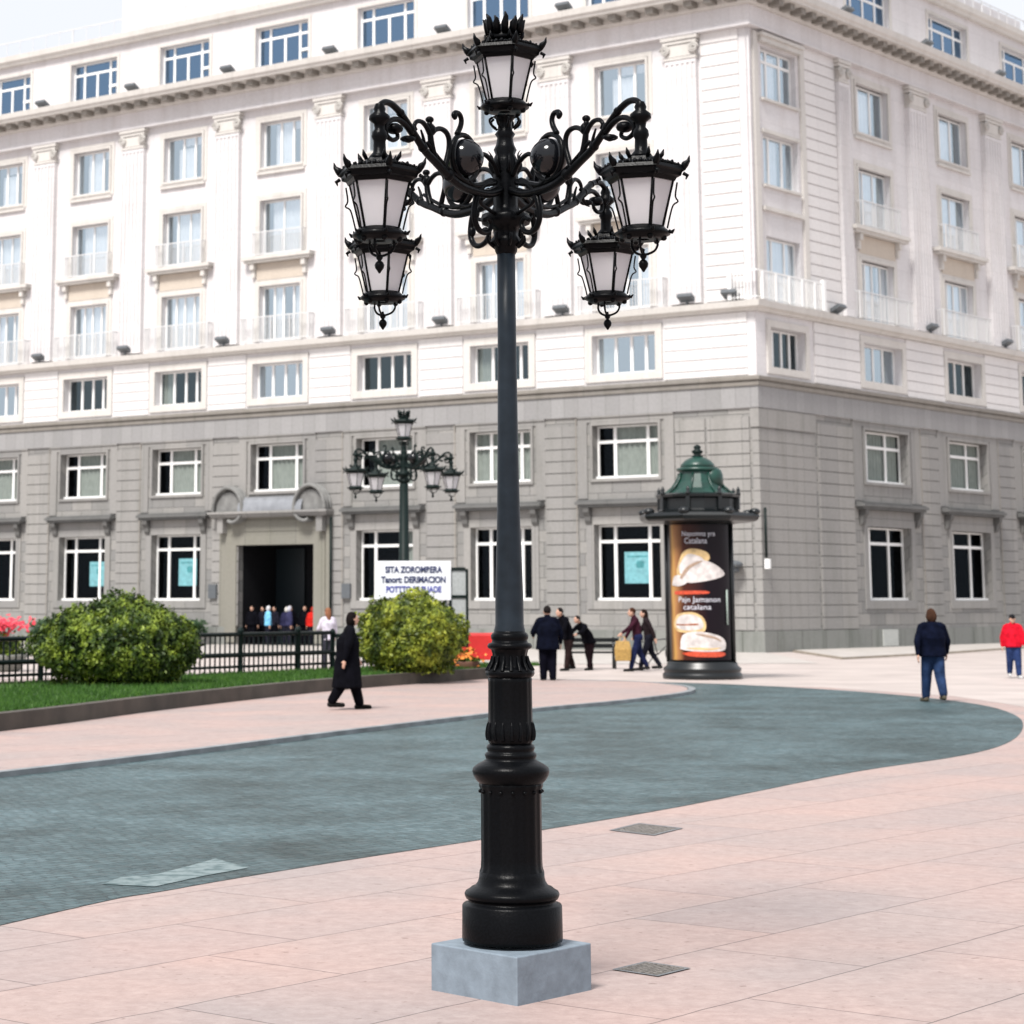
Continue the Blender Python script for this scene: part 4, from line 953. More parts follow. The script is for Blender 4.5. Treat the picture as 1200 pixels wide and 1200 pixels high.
LF2 = leafmat('yellow_green_leaves', (.014, .032, .005), (.12, .16, .016), (.36, .39, .04), .12)
bush((-5.10, 43.2, .22), 1.58, 1.5, 1.06, 30000, LF1, .044, 'wide round dark green bush on the lawn at the left')
bush((.62, 50.2, .24), 1.20, 1.2, 1.08, 21000, LF2, .044, 'yellow green round bush in front of the white sign')
# iron railing behind the bushes
def fence(p0, p1, h, label, n=None, base=.25):
    p0 = Vector(p0); p1 = Vector(p1); L_ = (p1-p0).length; r = empty('iron_railing', (p0.x, p0.y, 0), label=label, cat='railing', group='dark railings round the bed')
    d = (p1-p0)/L_; mb = MB()
    mb.tube([(0, 0, h), (d.x*L_, d.y*L_, h)], .045, 8); mb.tube([(0, 0, h*.60), (d.x*L_, d.y*L_, h*.60)], .05, 8); mb.tube([(0, 0, .42), (d.x*L_, d.y*L_, .42)], .03, 8)
    mb.build('rails', IRONG, r)
    mb = MB(); s = 0; i = 0
    while s < L_: mb.tube([(d.x*s, d.y*s, .3), (d.x*s, d.y*s, h)], .02, 5); s += .17
    tag(mb.build('bars', IRONG, r), kind='stuff')
    s = 0
    while s <= L_+.01:
        mb = MB(); mb.lathe([(.07, 0.1), (.06, .3), (.05, h+.02), (.075, h+.06), (.06, h+.12), (.02, h+.16)], (d.x*s, d.y*s), 10); mb.build('post', IRONG, r); s += 2.1
    mb = MB(); q = Vector((-d.y, d.x))*.12
    mb.add([(a.x, a.y, z) for z in (0, .30) for a in (-q, q, d*L_+q, d*L_-q)], [(4, 5, 6, 7), (0, 1, 5, 4), (1, 2, 6, 5), (2, 3, 7, 6), (3, 0, 4, 7)]); mb.build('plinth', DKERB, r)
fence((-14, 34.3), (-1.2, 52.6), 1.12, 'long dark iron railing running behind the left bush')
fence((-1.2, 52.6), (1.6, 56.4), 1.05, 'shorter dark iron railing ending behind the right bush')
# banner, board, barrier, flowers
SIGN = plain('white_banner', (.74, .76, .80), .6, noise=.04, scale=2); INK = plain('navy_lettering', (.02, .03, .10), .6); INK2 = plain('blue_lettering', (.06, .07, .32), .6)
bn = empty('banner', (.69, 52.4, 0), label='white sign board with three rows of blue lettering above the right bush', cat='sign')
mb = MB(); mb.box((0, 0, 2.32), (1.74, .04, .90)); mb.build('panel', SIGN, bn)
for sx in (-.75, .75): mb = MB(); mb.box((sx, .05, 1.3), (.05, .05, 2.6)); mb.build('post', LAMPGREY, bn)
def banner_text(s, z, size, mat, sx=1):
    text_mesh('lettering', s, size, mat, bn, Matrix.Translation((0, -.026, z)) @ Matrix.Rotation(math.pi/2, 4, 'X') @ Matrix.Diagonal((sx, 1, 1, 1)), .004)
banner_text('SITA ZOROMBERA', 2.50, .20, INK, .80); banner_text('Tanort: DERIMACION', 2.27, .20, INK, .80); banner_text('POTTTO PE PLJADE', 2.05, .19, INK2, .78)
nb = empty('notice_board', (1.78, 53.6, 0), label='narrow dark green framed notice board beside the white sign', cat='notice board')
mb = MB(); mb.box((-.20, 0, 1.3), (.06, .06, 2.6)); mb.box((.20, 0, 1.3), (.06, .06, 2.6))
for z in (.8, 1.95, 2.6): mb.box((0, 0, z), (.34, .05, .07))
mb.build('frame', IRONG, nb)
mb = MB(); mb.box((0, .01, 2.275), (.34, .02, .58)); mb.box((0, .01, 1.375), (.34, .02, 1.08)); mb.build('panel', plain('grey_panel', (.35, .37, .37), .4), nb)
RED = plain('red_plastic', (.62, .022, .02), .4, noise=.1, scale=4)
rb = empty('barrier', (2.5, 59.2, 0), label='bright red plastic barrier on the pavement behind the lamp post', cat='barrier')
mb = MB(); prof = [(-.12, .32), (.12, .32), (.09, .95), (.04, 1.02), (-.04, 1.02), (-.09, .95)]
nn = len(prof); mb.add([(x, y, z) for x in (-.62, .62) for y, z in prof], [tuple(range(nn)), tuple(range(nn, 2*nn))]+[(i, (i+1) % nn, nn+(i+1) % nn, nn+i) for i in range(nn)])
mb.build('panel', RED, rb, bevel=.02)
for sx in (-.4, .4):
    mb = MB(); mb.box((sx, 0, .16), (.12, .14, .32)); mb.box((sx, 0, .03), (.18, .5, .06)); mb.build('foot', RED, rb)
def flowers(loc, r_, h, n, cols, label, pot):
    r = empty('flower_planter', loc, label=label, cat='planter')
    mb = MB(); mb.lathe([(r_*.6, 0), (r_*.75, .05), (r_*.9, .3), (r_, .42), (r_*.95, .45)], (0, 0), 20); mb.build('pot', pot, r)
    P = rng.normal(0, .42, (n, 3))*np.array([r_, r_, .3]); P[:, 2] = .45+np.abs(P[:, 2])*h*2.4
    leaves('foliage', LF1, r, P, np.tile([0, 0, 1.], (n, 1)), .07)
    P = rng.normal(0, .5, (n//4, 3))*np.array([r_, r_, .2]); P[:, 2] = .45+h+rng.normal(0, .10, n//4)
    tag(leaves('blooms', cols, r, P, np.tile([0, -.6, 1.], (n//4, 1)), .055, .5, .9), kind='stuff')
flowers((1.92, 53.2, .0), .34, .08, 400, plain('orange_blooms', (.75, .22, .03), .6), 'low bowl of orange flowers on the right of the yellow green bush', plain('brown_bowl', (.12, .05, .03), .7))
flowers((-10.2, 60, 0), .75, .78, 1500, plain('red_blooms', (.62, .03, .06), .6, noise=.4), 'large planter with red flowers at the far left behind the railing', plain('stone_pot', (.2, .2, .18), .8))
# low hedge and railing at the building foot left of the door
hd = empty('low_hedge', (CX, CY, 0), label='low dark green hedge along the grey wall left of the entrance', cat='hedge')
n = 9000; S_ = rng.uniform(25.9, 36, n); O_ = rng.uniform(.7, 1.7, n); Z_ = rng.uniform(.05, 1.0, n)+.06*np.sin(S_*7)
P = np.stack([DL.x*S_+NL.x*O_, DL.y*S_+NL.y*O_, Z_], 1)
leaves('foliage', leafmat('hedge_leaves', (.02, .05, .02), (.05, .10, .045), (.10, .16, .08)), hd, P, np.tile([-.3, -.6, .7], (n, 1)), .08)
mb = MB(); fbox(mb, 'L', 25.9, 36, .65, 1.75, 0, .35); mb.build('trough', GREYB, hd)
# ------------------------------------------------------------------ advertising column
KX, KY = 7.66, 54.4
K = empty('advertising_column', (KX, KY, 0), label='round advertising column with green domed roof and printed pastry poster', cat='advertising column')
K['label'] = 'round advertising column with green domed roof and a dark pastry poster'
GREEN = plain('green_dome_paint', (.005, .036, .026), .35, noise=.35, scale=5, spec=.5)
KB = plain('dark_column_paint', (.004, .006, .007), .35, noise=.2)
mb = MB(); mb.lathe([(.93, 0), (.95, .04), (.95, .12), (.90, .17), (.93, .20), (.93, .26), (.85, .32), (.84, .38), (.80, .42)], (0, 0), 48); mb.build('base', KB, K)
mb = MB(); mb.lathe([(.78, .38), (.78, 3.72)], (0, 0), 64); 
for a in map(math.radians, (-28, 22, 70, 120, 170)):
    mb.tube([(.80*math.cos(a), .80*math.sin(a), .4), (.80*math.cos(a), .80*math.sin(a), 3.72)], .055, 8)
mb.build('body', KB, K)
mb = MB()                                                     # pale strip on the right flank
a0, a1 = math.radians(-13), math.radians(-3); vs = []
for i in range(7): a = a0+(a1-a0)*i/6; vs += [(.86*math.cos(a), .86*math.sin(a), .42), (.86*math.cos(a), .86*math.sin(a), 3.68)]
mb.add(vs, [(2*i, 2*i+2, 2*i+3, 2*i+1) for i in range(6)]); mb.build('pale_strip', plain('cream_strip', (.48, .45, .36), .6), K)
A0, A1 = math.radians(-162), math.radians(-38); PR_ = .795
def cp(u, v, e=0):                                            # u 0..1 across the poster, v 0..1 up
    a = A0+(A1-A0)*u; return ((PR_+e)*math.cos(a), (PR_+e)*math.sin(a), .46+3.2*v)
m, t, b = new_mat('poster_print'); N = t.nodes; L = t.links
uvn = N.new('ShaderNodeUVMap'); uvn.uv_map = 'wall'; sx = N.new('ShaderNodeSeparateXYZ'); L.new(uvn.outputs[0], sx.inputs[0])
r = N.new('ShaderNodeValToRGB'); E_ = r.color_ramp.elements; E_[0].position = .02; E_[0].color = (.12, .06, .02, 1); E_[1].position = .62; E_[1].color = (.006, .003, .006, 1)
for p_, c_ in ((.08, (.50, .27, .08, 1)), (.14, (.36, .17, .07, 1)), (.26, (.06, .018, .012, 1))): e = E_.new(p_); e.color = c_
nz = N.new('ShaderNodeTexNoise'); nz.inputs['Scale'].default_value = 3; L.new(uvn.outputs[0], nz.inputs['Vector'])
ma = N.new('ShaderNodeMath'); ma.operation = 'MULTIPLY_ADD'; ma.inputs[1].default_value = .16; L.new(nz.outputs[0], ma.inputs[0]); 
mb_ = N.new('ShaderNodeMath'); mb_.operation = 'SUBTRACT'; mb_.inputs[1].default_value = .08; L.new(sx.outputs[0], mb_.inputs[0]); L.new(mb_.outputs[0], ma.inputs[2])
L.new(ma.outputs[0], r.inputs[0]); L.new(r.outputs[0], b.inputs['Base Color']); b.inputs['Roughness'].default_value = .3; b.inputs['Specular IOR Level'].default_value = .2; POSTER = m
mb = MB(); n = 32
for i in range(n):
    u0, u1 = i/n, (i+1)/n; mb.add([cp(u0, 0), cp(u1, 0), cp(u1, 1), cp(u0, 1)], [(0, 1, 2, 3)], [[(u0, 0), (u1, 0), (u1, 1), (u0, 1)]], smooth=True)
poster = mb.build('poster', POSTER, K)
def decal(name, pts, mat, e=.004):
    e += .004
    """filled outline printed on the poster; pts in (u,v), smoothed"""
    P = smooth2(pts+[pts[0]])[:-1]; cu = sum(p[0] for p in P)/len(P); cv = sum(p[1] for p in P)/len(P); mb = MB(); vs = [cp(cu, cv, e)]; R_ = 5
    for k in range(1, R_+1):
        for p in P: q = k/R_; vs.append(cp(cu+(p[0]-cu)*q, cv+(p[1]-cv)*q, e))
    n = len(P); fs = [(0, 1+(i+1) % n, 1+i) for i in range(n)]
    for k in range(R_-1):
        for i in range(n): fs.append((1+k*n+i, 1+k*n+(i+1) % n, 1+(k+1)*n+(i+1) % n, 1+(k+1)*n+i))
    mb.add(vs, fs, smooth=True); return mb.build(name, mat, poster)
BUN = plain('printed_bun', (.60, .55, .53), .3, noise=.25, scale=7); BUNW = plain('printed_crust', (.60, .42, .20), .3, noise=.3, scale=6)
SAU = plain('printed_red', (.55, .07, .03), .3, noise=.3); PT = plain('printed_text', (.62, .62, .68), .3)
BR = plain('printed_brown', (.30, .09, .03), .3, noise=.3)
Y = lambda py: (779-py)/162                                   # picture row to poster height
decal('printed_bun', [(.16, Y(672)), (.26, Y(652)), (.42, Y(646)), (.62, Y(651)), (.64, Y(660)), (.45, Y(668)), (.28, Y(678)), (.18, Y(684))], BUNW)
decal('printed_bun', [(.20, Y(668)), (.34, Y(653)), (.52, Y(656)), (.56, Y(662)), (.36, Y(668)), (.24, Y(677))], BUN, .006)
decal('printed_bun', [(.24, Y(680)), (.34, Y(667)), (.52, Y(660)), (.70, Y(664)), (.86, Y(673)), (.86, Y(679)), (.60, Y(685)), (.34, Y(687))], BUN, .008)
decal('printed_bun', [(.06, Y(690)), (.12, Y(679)), (.30, Y(679)), (.34, Y(686)), (.22, Y(691))], BUN, .010)
decal('printed_bun', [(.08, Y(735)), (.16, Y(725)), (.38, Y(722)), (.54, Y(728)), (.58, Y(740)), (.50, Y(747)), (.20, Y(746)), (.10, Y(741))], BUNW)
decal('printed_bun', [(.13, Y(733)), (.22, Y(726)), (.40, Y(725)), (.52, Y(731)), (.53, Y(741)), (.34, Y(744)), (.15, Y(741))], BUN, .006)
decal('printed_filling', [(.14, Y(736.2)), (.30, Y(736.4)), (.46, Y(735.6)), (.46, Y(737.6)), (.30, Y(738)), (.14, Y(737.8))], BR, .008)
decal('printed_bun', [(.20, Y(766)), (.24, Y(750)), (.44, Y(745)), (.72, Y(749)), (.86, Y(756)), (.85, Y(767)), (.60, Y(769)), (.34, Y(768))], BUN, .010)
decal('printed_plate', [(.22, Y(771)), (.50, Y(768)), (.84, Y(770)), (.80, Y(775)), (.40, Y(775))], SAU, .006)
FOLD = plain('printed_fold', (.38, .27, .20), .3, noise=.2)
decal('printed_fold', [(.22, Y(681)), (.32, Y(669)), (.46, Y(662)), (.56, Y(661)), (.46, Y(664)), (.34, Y(671)), (.26, Y(682))], FOLD, .014)
decal('printed_fold', [(.42, Y(748)), (.56, Y(748.5)), (.72, Y(752)), (.80, Y(757)), (.70, Y(754)), (.54, Y(751))], FOLD, .014)
decal('printed_fold', [(.28, Y(765)), (.45, Y(764)), (.66, Y(765)), (.80, Y(764)), (.66, Y(767)), (.42, Y(766.5))], BUNW, .014)
decal('printed_stripe', [(.12, Y(697)), (.35, Y(696.5)), (.60, Y(697)), (.62, Y(700)), (.35, Y(701)), (.13, Y(701))], SAU)
def poster_text(body, u0, u1, v0, size):
    cu = bpy.data.curves.new('t', 'FONT'); cu.body = body; cu.size = 1; tt = bpy.data.objects.new('t', cu); col.objects.link(tt)
    me = bpy.data.meshes.new_from_object(tt.evaluated_get(bpy.context.evaluated_depsgraph_get())); bpy.data.objects.remove(tt)
    xs = [v_.co.x for v_ in me.vertices]; w_ = max(xs)
    for v_ in me.vertices: v_.co = cp(u0+(u1-u0)*v_.co.x/w_, v0+size*v_.co.y/3.2, .006)
    me.materials.clear(); me.materials.append(PT); o = bpy.data.objects.new('printed_text', me); col.objects.link(o); o.parent = poster
poster_text('Napomna yra', .26, .74, Y(631), .17); poster_text('Catalana', .30, .62, Y(640), .20)
poster_text('Pajn Jamanon', .18, .80, Y(710), .18); poster_text('catalana', .26, .66, Y(719), .18)
mb = MB(); vs = [cp(.90, Y(737), .03), cp(.93, Y(737), .03), cp(.93, Y(695), .03), cp(.90, Y(695), .03)]; mb.add(vs, [(0, 1, 2, 3)]); c = cp(.915, Y(716), .02); mb.tube([cp(.915, Y(736), .02), cp(.915, Y(696), .02)], .02, 6); mb.build('handle', plain('grey_green_handle', (.35, .42, .38), .4), K)
mb = MB(); ph = math.radians(22.5)
mb.lathe([(.80, 3.66), (.95, 3.70), (1.40, 3.74), (1.46, 3.78), (1.50, 3.86), (1.46, 3.93), (1.20, 3.96), (.9, 3.98)], (0, 0), 8, ph=ph, smooth=False)
for k in range(8):
    a = k*math.pi/4+ph; c = (1.38*math.cos(a), 1.38*math.sin(a)); mb.ell((c[0], c[1], 3.97), (.14, .14, .09), 8, 6)
mb.build('brim', KB, K)
mb = MB(); mb.lathe([(.98, 3.92), (1.0, 4.0), (.94, 4.04), (.94, 4.28), (1.02, 4.32), (1.03, 4.38), (.9, 4.42)], (0, 0), 16, ph=ph, smooth=False)
for k in range(8):
    a = k*math.pi/4+ph; mb.lathe([(.05, 4.36), (.06, 4.42), (.035, 4.45), (.05, 4.50), (.01, 4.58)], (.99*math.cos(a), .99*math.sin(a)), 8)
    mb.box((.97*math.cos(a), .97*math.sin(a), 4.17), (.1, .1, .3), Matrix.Rotation(a, 3, 'Z'))
mb.build('cornice_drum', KB, K)
mb = MB(); mb.lathe([(.90, 4.38), (.80, 4.42), (.64, 4.55), (.52, 4.72), (.46, 4.90), (.44, 5.0)], (0, 0), 16, ph=ph, smooth=False)
for k in range(8):
    a = k*math.pi/4+ph; mb.tube([(r_*math.cos(a), r_*math.sin(a), z_) for r_, z_ in ((.9, 4.40), (.81, 4.45), (.65, 4.58), (.535, 4.74), (.475, 4.92))], .028, 6)
mb.lathe([(.44, 4.94), (.52, 4.98), (.52, 5.03), (.43, 5.06)], (0, 0), 24)
mb.lathe([(.43, 5.05), (.40, 5.14), (.30, 5.24), (.18, 5.30), (.12, 5.32)], (0, 0), 24)
mb.lathe([(.30, 4.5), (.29, 4.86), (.25, 4.98), (.14, 5.05), (.04, 5.07)], (.30, -.16), 16)
mb.build('dome', GREEN, K)
mb = MB(); mb.lathe([(.12, 5.30), (.14, 5.34), (.08, 5.37), (.13, 5.42), (.14, 5.46), (.07, 5.50), (.09, 5.54), (.08, 5.58), (.02, 5.62)], (0, 0), 14); mb.build('finial', IRONG, K)
# ------------------------------------------------------------------ people
def remesh(mb, name, mat, parent, vox, sm=3):
    me = bpy.data.meshes.new('t'); me.from_pydata(mb.v, [], mb.f); o = bpy.data.objects.new('t', me); col.objects.link(o)
    md = o.modifiers.new('r', 'REMESH'); md.mode = 'VOXEL'; md.voxel_size = vox
    if sm: m2 = o.modifiers.new('s', 'SMOOTH'); m2.factor = .5; m2.iterations = sm
    me2 = bpy.data.meshes.new_from_object(o.evaluated_get(bpy.context.evaluated_depsgraph_get())); me2.name = name
    bpy.data.objects.remove(o); me2.materials.clear(); me2.materials.append(mat)
    me2.polygons.foreach_set('use_smooth', [True]*len(me2.polygons))
    q = bpy.data.objects.new(name, me2); col.objects.link(q); q.parent = parent; return q
SKIN = plain('skin', (.50, .29, .21), .55, noise=.08); _mc = {}
def cloth(c):
    if c not in _mc: _mc[c] = plain('cloth', c, .9, noise=.35, scale=9, spec=.05, bump=.6)
    return _mc[c]
def person(loc, face, h, label, jacket, trousers, hairc, shoes=(.02, .02, .02), stride=.0, lean=0, arms=((.05, 0), (-.05, 0)), bulk=1.0, coat=0.0, hair='short', hood=False, vox=.02, group=None, knee=0, skirt=False, legs=None, nostand=False):
    """face = heading in radians (0 looks along +Y); arms = (swing, elbow bend) left, right"""
    root = empty('person', loc, face, label=label, cat='person', group=group)
    k = h/1.72; V = lambda x, y, z: Vector((x, y, z))*k
    ln = math.tan(lean)
    hip = .93; sh = 1.40
    up = lambda x, y, z: V(x, y+max(0, z-hip)*ln, z)
    L_, R_ = {}, {}
    for S, sg, st in ((L_, -1, stride), (R_, 1, -stride)):
        S['hip'] = V(sg*.09, 0, .92); S['knee'] = V(sg*.10, st*.45+abs(stride)*.12+knee, .50); S['ank'] = V(sg*.10, st-(.04 if st < 0 else 0), .09+(.05 if st < -.1 else 0))
        S['toe'] = S['ank']+V(sg*.02, .16, -.055)
    AL, AR = {}, {}
    for S, sg, (sw, el) in ((AL, -1, arms[0]), (AR, 1, arms[1])):
        s0 = up(sg*.175*(1+.35*(bulk-1)), 0, sh); e = s0+V(sg*(.06+.12*(bulk-1)), math.sin(sw)*.29, -math.cos(sw)*.29)
        hnd = e+V(sg*.01-(.06*sg if el > .8 else 0), math.sin(sw+el)*.26, -math.cos(sw+el)*.26); S.update(s=s0, e=e, h=hnd, d=(hnd-e).normalized())
    hd_ = up(0, .03, 1.60)+V(0, lean*.05, 0)
    # continuous body
    b = MB()
    b.cap(up(0, .0, 1.0), up(0, -.01, 1.26), .115*k, .115*k, 14); b.cap(up(-.12, 0, 1.36), up(.12, 0, 1.36), .055*k, .055*k, 12); b.cap(V(-.07, 0, .94), V(.07, 0, .94), .12*k, .12*k, 12)
    b.cap(up(0, 0, 1.40), up(0, .015, 1.53), .062*k, .055*k, 12)
    b.ell(hd_, (.078*k, .098*k, .118*k), 16, 12); b.ell(hd_+V(0, .045, -.055), (.052*k, .05*k, .06*k), 12, 8)
    b.cap(hd_+V(0, .09, .005), hd_+V(0, .112, -.02), .010*k, .016*k, 8)
    for sg in (-1, 1): b.ell(hd_+V(sg*.08, 0, -.01), (.014*k, .022*k, .032*k), 8, 6)
    b.cap(hd_+V(-.022, .092, -.06), hd_+V(.022, .092, -.06), .007*k, .007*k, 6)
    for S in (L_, R_):
        b.cap(S['hip'], S['knee'], .085*k, .055*k, 12); b.cap(S['knee'], S['ank'], .055*k, .036*k, 12); b.cap(S['ank']+V(0, -.03, -.04), S['toe'], .035*k, .028*k, 10)
    for S, sg in ((AL, -1), (AR, 1)):
        b.cap(S['s'], S['e'], .048*k, .038*k, 10); b.cap(S['e'], S['h'], .038*k, .026*k, 10)
        d = S['d']; pn = S['h']+d*.045*k; b.ell(pn, (.022*k, .038*k, .05*k), 10, 8)
        lat = d.cross(Vector((1, 0, 0))); lat = lat.normalized() if lat.length > .1 else Vector((0, 1, 0))
        for i, (q, fl) in enumerate(((-.026, .062), (-.009, .072), (.009, .068), (.026, .052))):
            a_ = pn+lat*q*k+d*.035*k; m_ = a_+d*fl*.55*k; b.cap(a_, m_, .0105*k, .010*k, 6); b.cap(m_, m_+(d*.8+Vector((-sg*.6, 0, 0)))*fl*.45*k, .010*k, .008*k, 6)
        tq = S['h']+d*.02*k+lat*.03*k; b.cap(tq, tq+(d*.6+lat*.8).normalized()*.055*k, .012*k, .010*k, 6)
    remesh(b, 'body', SKIN, root, min(vox, .014), 2)
    # jacket: a lofted torso with sleeves
    j = MB(); B_ = bulk; hem = .84-coat; q_ = .6+.4*B_
    def loft(secs, n=20):
        vs = []
        for c_, a_, b2 in secs: vs += [c_+Vector((a_*math.cos(i*2*math.pi/n), b2*math.sin(i*2*math.pi/n), 0)) for i in range(n)]
        m_ = len(secs); fs = [(r*n+i, r*n+(i+1) % n, (r+1)*n+(i+1) % n, (r+1)*n+i) for r in range(m_-1) for i in range(n)]+[tuple(range(n))[::-1], tuple((m_-1)*n+i for i in range(n))]
        j.add(vs, fs)
    w1 = (.185+coat*.08)*B_*k
    loft([(V(0, 0, hem), w1, w1*.78), (V(0, 0, hem+.03), w1, w1*.78), (up(0, 0, 1.02), .170*B_*k, .13*B_*k), (up(0, -.01, 1.18), .178*B_*k, .135*B_*k), (up(0, -.015, 1.30), .19*q_*k, .13*q_*k), (up(0, -.01, 1.38), .175*k, .105*k), (up(0, -.005, 1.43), .12*k, .085*k), (up(0, .0, 1.475), .070*k, .070*k), (up(0, .005, 1.50), .066*k, .066*k)])
    for S in (AL, AR): j.cap(S['s']+V(0, 0, -.015), S['e'], .064*q_*k, .058*q_*k, 12); j.cap(S['e'], S['h']-S['d']*.03*k, .058*q_*k, .044*k, 12)
    j.cap(up(-.125*q_, -.005, 1.392), up(.125*q_, -.005, 1.392), .092*k, .092*k, 14); j.cap(up(0, 0, 1.42), up(0, .006, 1.50), .085*k, .070*k, 12)
    if hood: j.ell(hd_+V(0, -.025, .01), (.105*k, .12*k, .14*k), 14, 10)
    remesh(j, 'jacket', cloth(jacket), root, vox, 2)
    t_ = MB(); t_.cap(V(-.07, 0, .93), V(.07, 0, .93), .135*k, .135*k, 12)
    for S in (L_, R_): lb = .5+.5*bulk; t_.cap(S['hip'], S['knee'], .108*k*lb, .085*k*lb, 12); t_.cap(S['knee'], S['ank']+V(0, 0, .03), .085*k*lb, .066*k*lb, 12)
    if skirt: t_.cap(V(0, 0, .9), V(0, stride*.1, .42), .17*k, .25*k, 16)
    remesh(t_, 'trousers' if not skirt else 'skirt', cloth(trousers), root, vox, 2)
    for S in (L_, R_):
        s_ = MB(); s_.cap(S['ank']+V(0, -.045, -.045), S['toe']+V(0, .03, 0), .048*k, .040*k, 12); s_.cap(S['ank']+V(0, -.01, -.02), S['ank']+V(0, 0, .03), .052*k, .050*k, 10)
        zmin = min(v_[2] for v_ in s_.v)
        if zmin < .0: s_.v = [(v_[0], v_[1], max(v_[2], .004)) for v_ in s_.v]
        s_.build('shoe', cloth(shoes), root)
    if not hood:
        hr = MB(); hr.ell(hd_+V(0, -.018, .028), (.089*k, .100*k, .108*k), 16, 12)
        if hair == 'long': hr.cap(hd_+V(0, -.05, 0), hd_+V(0, -.07, -.24), .085*k, .075*k, 12); 
        if hair == 'bob': hr.ell(hd_+V(0, -.035, -.02), (.105*k, .095*k, .13*k), 14, 10)
        if hair == 'cap': hr.cap(hd_+V(0, .07, .055), hd_+V(0, .14, .045), .055*k, .03*k, 10)
        remesh(hr, 'hair' if hair != 'cap' else 'cap', cloth(hairc), root, .016, 2)
    for s_x in (-.03, .03):
        ey = MB(); ey.ell(hd_+V(s_x, .088, .012), (.011*k, .008*k, .008*k), 8, 6); ey.build('eye', cloth((.02, .015, .012)), root)
    return root
NAVY = (.003, .0045, .013); BLK = (.003, .003, .005)
person((10.18, 41.9, .0), 0.06, 1.70, 'man in dark navy jacket and jeans walking away at the right edge of the road', NAVY, (.018, .035, .085), (.045, .022, .014), (.09, .08, .06), stride=.20, arms=((-.3, .12), (.28, .15)), bulk=1.42, hair='bob', vox=.016)
person((15.25, 54.7, 0), math.pi-.1, 1.52, 'child in bright red jacket and jeans at the right edge of the picture', (.50, .008, .022), (.02, .035, .10), (.012, .012, .014), (.5, .5, .5), stride=.12, arms=((.1, .2), (-.1, .2)), bulk=1.3, hair='cap', vox=.02)
wm = person((-.62, 37.9, .058), -math.pi/2+.15, 1.60, 'woman all in black with bobbed hair walking right beside the bed', BLK, BLK, (.008, .006, .006), (.01, .01, .01), stride=.24, lean=.10, arms=((.25, .25), (-.3, .1)), bulk=1.6, coat=.46, hair='bob', vox=.016)
man2 = person((3.75, 51.7, 0.1), .12, 1.73, 'man in long dark coat standing with his back turned right of the lamp post', (.003, .004, .010), (.003, .003, .007), (.012, .01, .01), stride=.02, arms=((.35, .9), (.15, .2)), bulk=1.45, coat=.10, hair='cap', vox=.018)
man2.location.z = 0
person((4.95, 60.5, 0), math.pi/2+.5, 1.66, 'person in black bending forward beside the dark bench', BLK, (.02, .012, .012), (.01, .008, .008), stride=.15, lean=.35, arms=((.5, .3), (.2, .5)), bulk=1.15, vox=.022)
pA = person((6.75, 60.0, 0), math.pi/2+.1, 1.66, 'dark haired person in dark maroon jacket carrying a yellow bag', (.035, .010, .018), (.012, .016, .05), (.05, .02, .012), stride=.22, lean=.18, arms=((.75, .2), (.3, .2)), hair='short', vox=.02)
person((7.15, 60.9, 0), math.pi/2, 1.62, 'person in brown black coat walking close behind the one with the yellow bag', (.018, .012, .014), (.01, .01, .016), (.02, .012, .01), stride=.26, lean=.15, arms=((-.5, .2), (.4, .4)), hair='long', vox=.022)
person((-1.50, 60.5, 0), .3, 1.66, 'brown haired person in white top with raised bag behind the woman in black', (.55, .52, .60), (.03, .03, .04), (.20, .09, .05), stride=.05, arms=((.5, .9), (.2, .3)), hair='long', vox=.022)
person((-7.6, 76, 0), -1.3, 1.66, 'dark haired person in pale blouse by the wall right of the left bush', (.45, .52, .55), (.12, .16, .10), (.02, .012, .01), stride=.12, hair='short', vox=.026)
ppl = [((.16, .42, .62), (.5, .5, .52), 'hooded visitor in light blue jacket inside the dark doorway', 23.05), ((.02, .02, .05), (.50, .48, .45), 'grey haired visitor in dark clothes in the middle of the doorway', 22.45), ((.03, .03, .07), (.45, .45, .50), 'pale haired visitor between the grey haired and the red clad one', 21.9), ((.50, .02, .015), (.30, .03, .02), 'visitor dressed in red with red hat at the right door jamb', 21.05)]
for i, (jc, hc, lab, s) in enumerate(ppl):
    x, y = G('L', s, .25-.5*(i % 2)); person((x, y, .015), math.atan2(-NL.x, NL.y)+math.pi+(.6 if i % 2 else -.5), 1.62-.04*(i % 2), lab, jc, (.012, .012, .02), hc, hair='bob', vox=.028, bulk=1.15, group='visitors standing at the entrance')
for s, lab in ((24.3, 'visitor in black clothes at the left side of the doorway'), (23.65, 'visitor in very dark clothes next to the light blue one')):
    x, y = G('L', s, -.9); person((x, y, .015), 2.6, 1.60, lab, (.012, .012, .02), BLK, (.012, .01, .01), vox=.028, group='visitors standing at the entrance')
for s, o_, lab in ((24.4, -.3, 'visitor in black at the left door jamb, outermost on that side'), (22.8, -.9, 'visitor in black deep inside between light blue and grey haired ones'), (21.5, -.3, 'visitor in black just left of the one in red'), (21.3, -1.2, 'visitor in black farthest inside the doorway on the right')):
    x, y = G('L', s, o_); person((x, y, .015), 2.4+s % 1, 1.58+.1*(s % 1), lab, BLK, BLK, (.02, .015, .012), vox=.03, bulk=1.3, group='visitors standing at the entrance')
person((5.55, 61.0, 0), 2.2, 1.45, 'stooping person in dark clothes at the right end of the dark bench', BLK, (.012, .006, .008), (.01, .008, .008), lean=.6, stride=.1, arms=((.9, .4), (.7, .5)), bulk=1.4, vox=.024)
x, y = 5.95, 59.9
bag = empty('shopping_bag', (6.32, 59.75, .28), label='yellow carrier bag held by the person in maroon', cat='bag')
mb = MB(); pr = [(-.22, -.07), (.22, -.07), (.22, .07), (-.22, .07)]
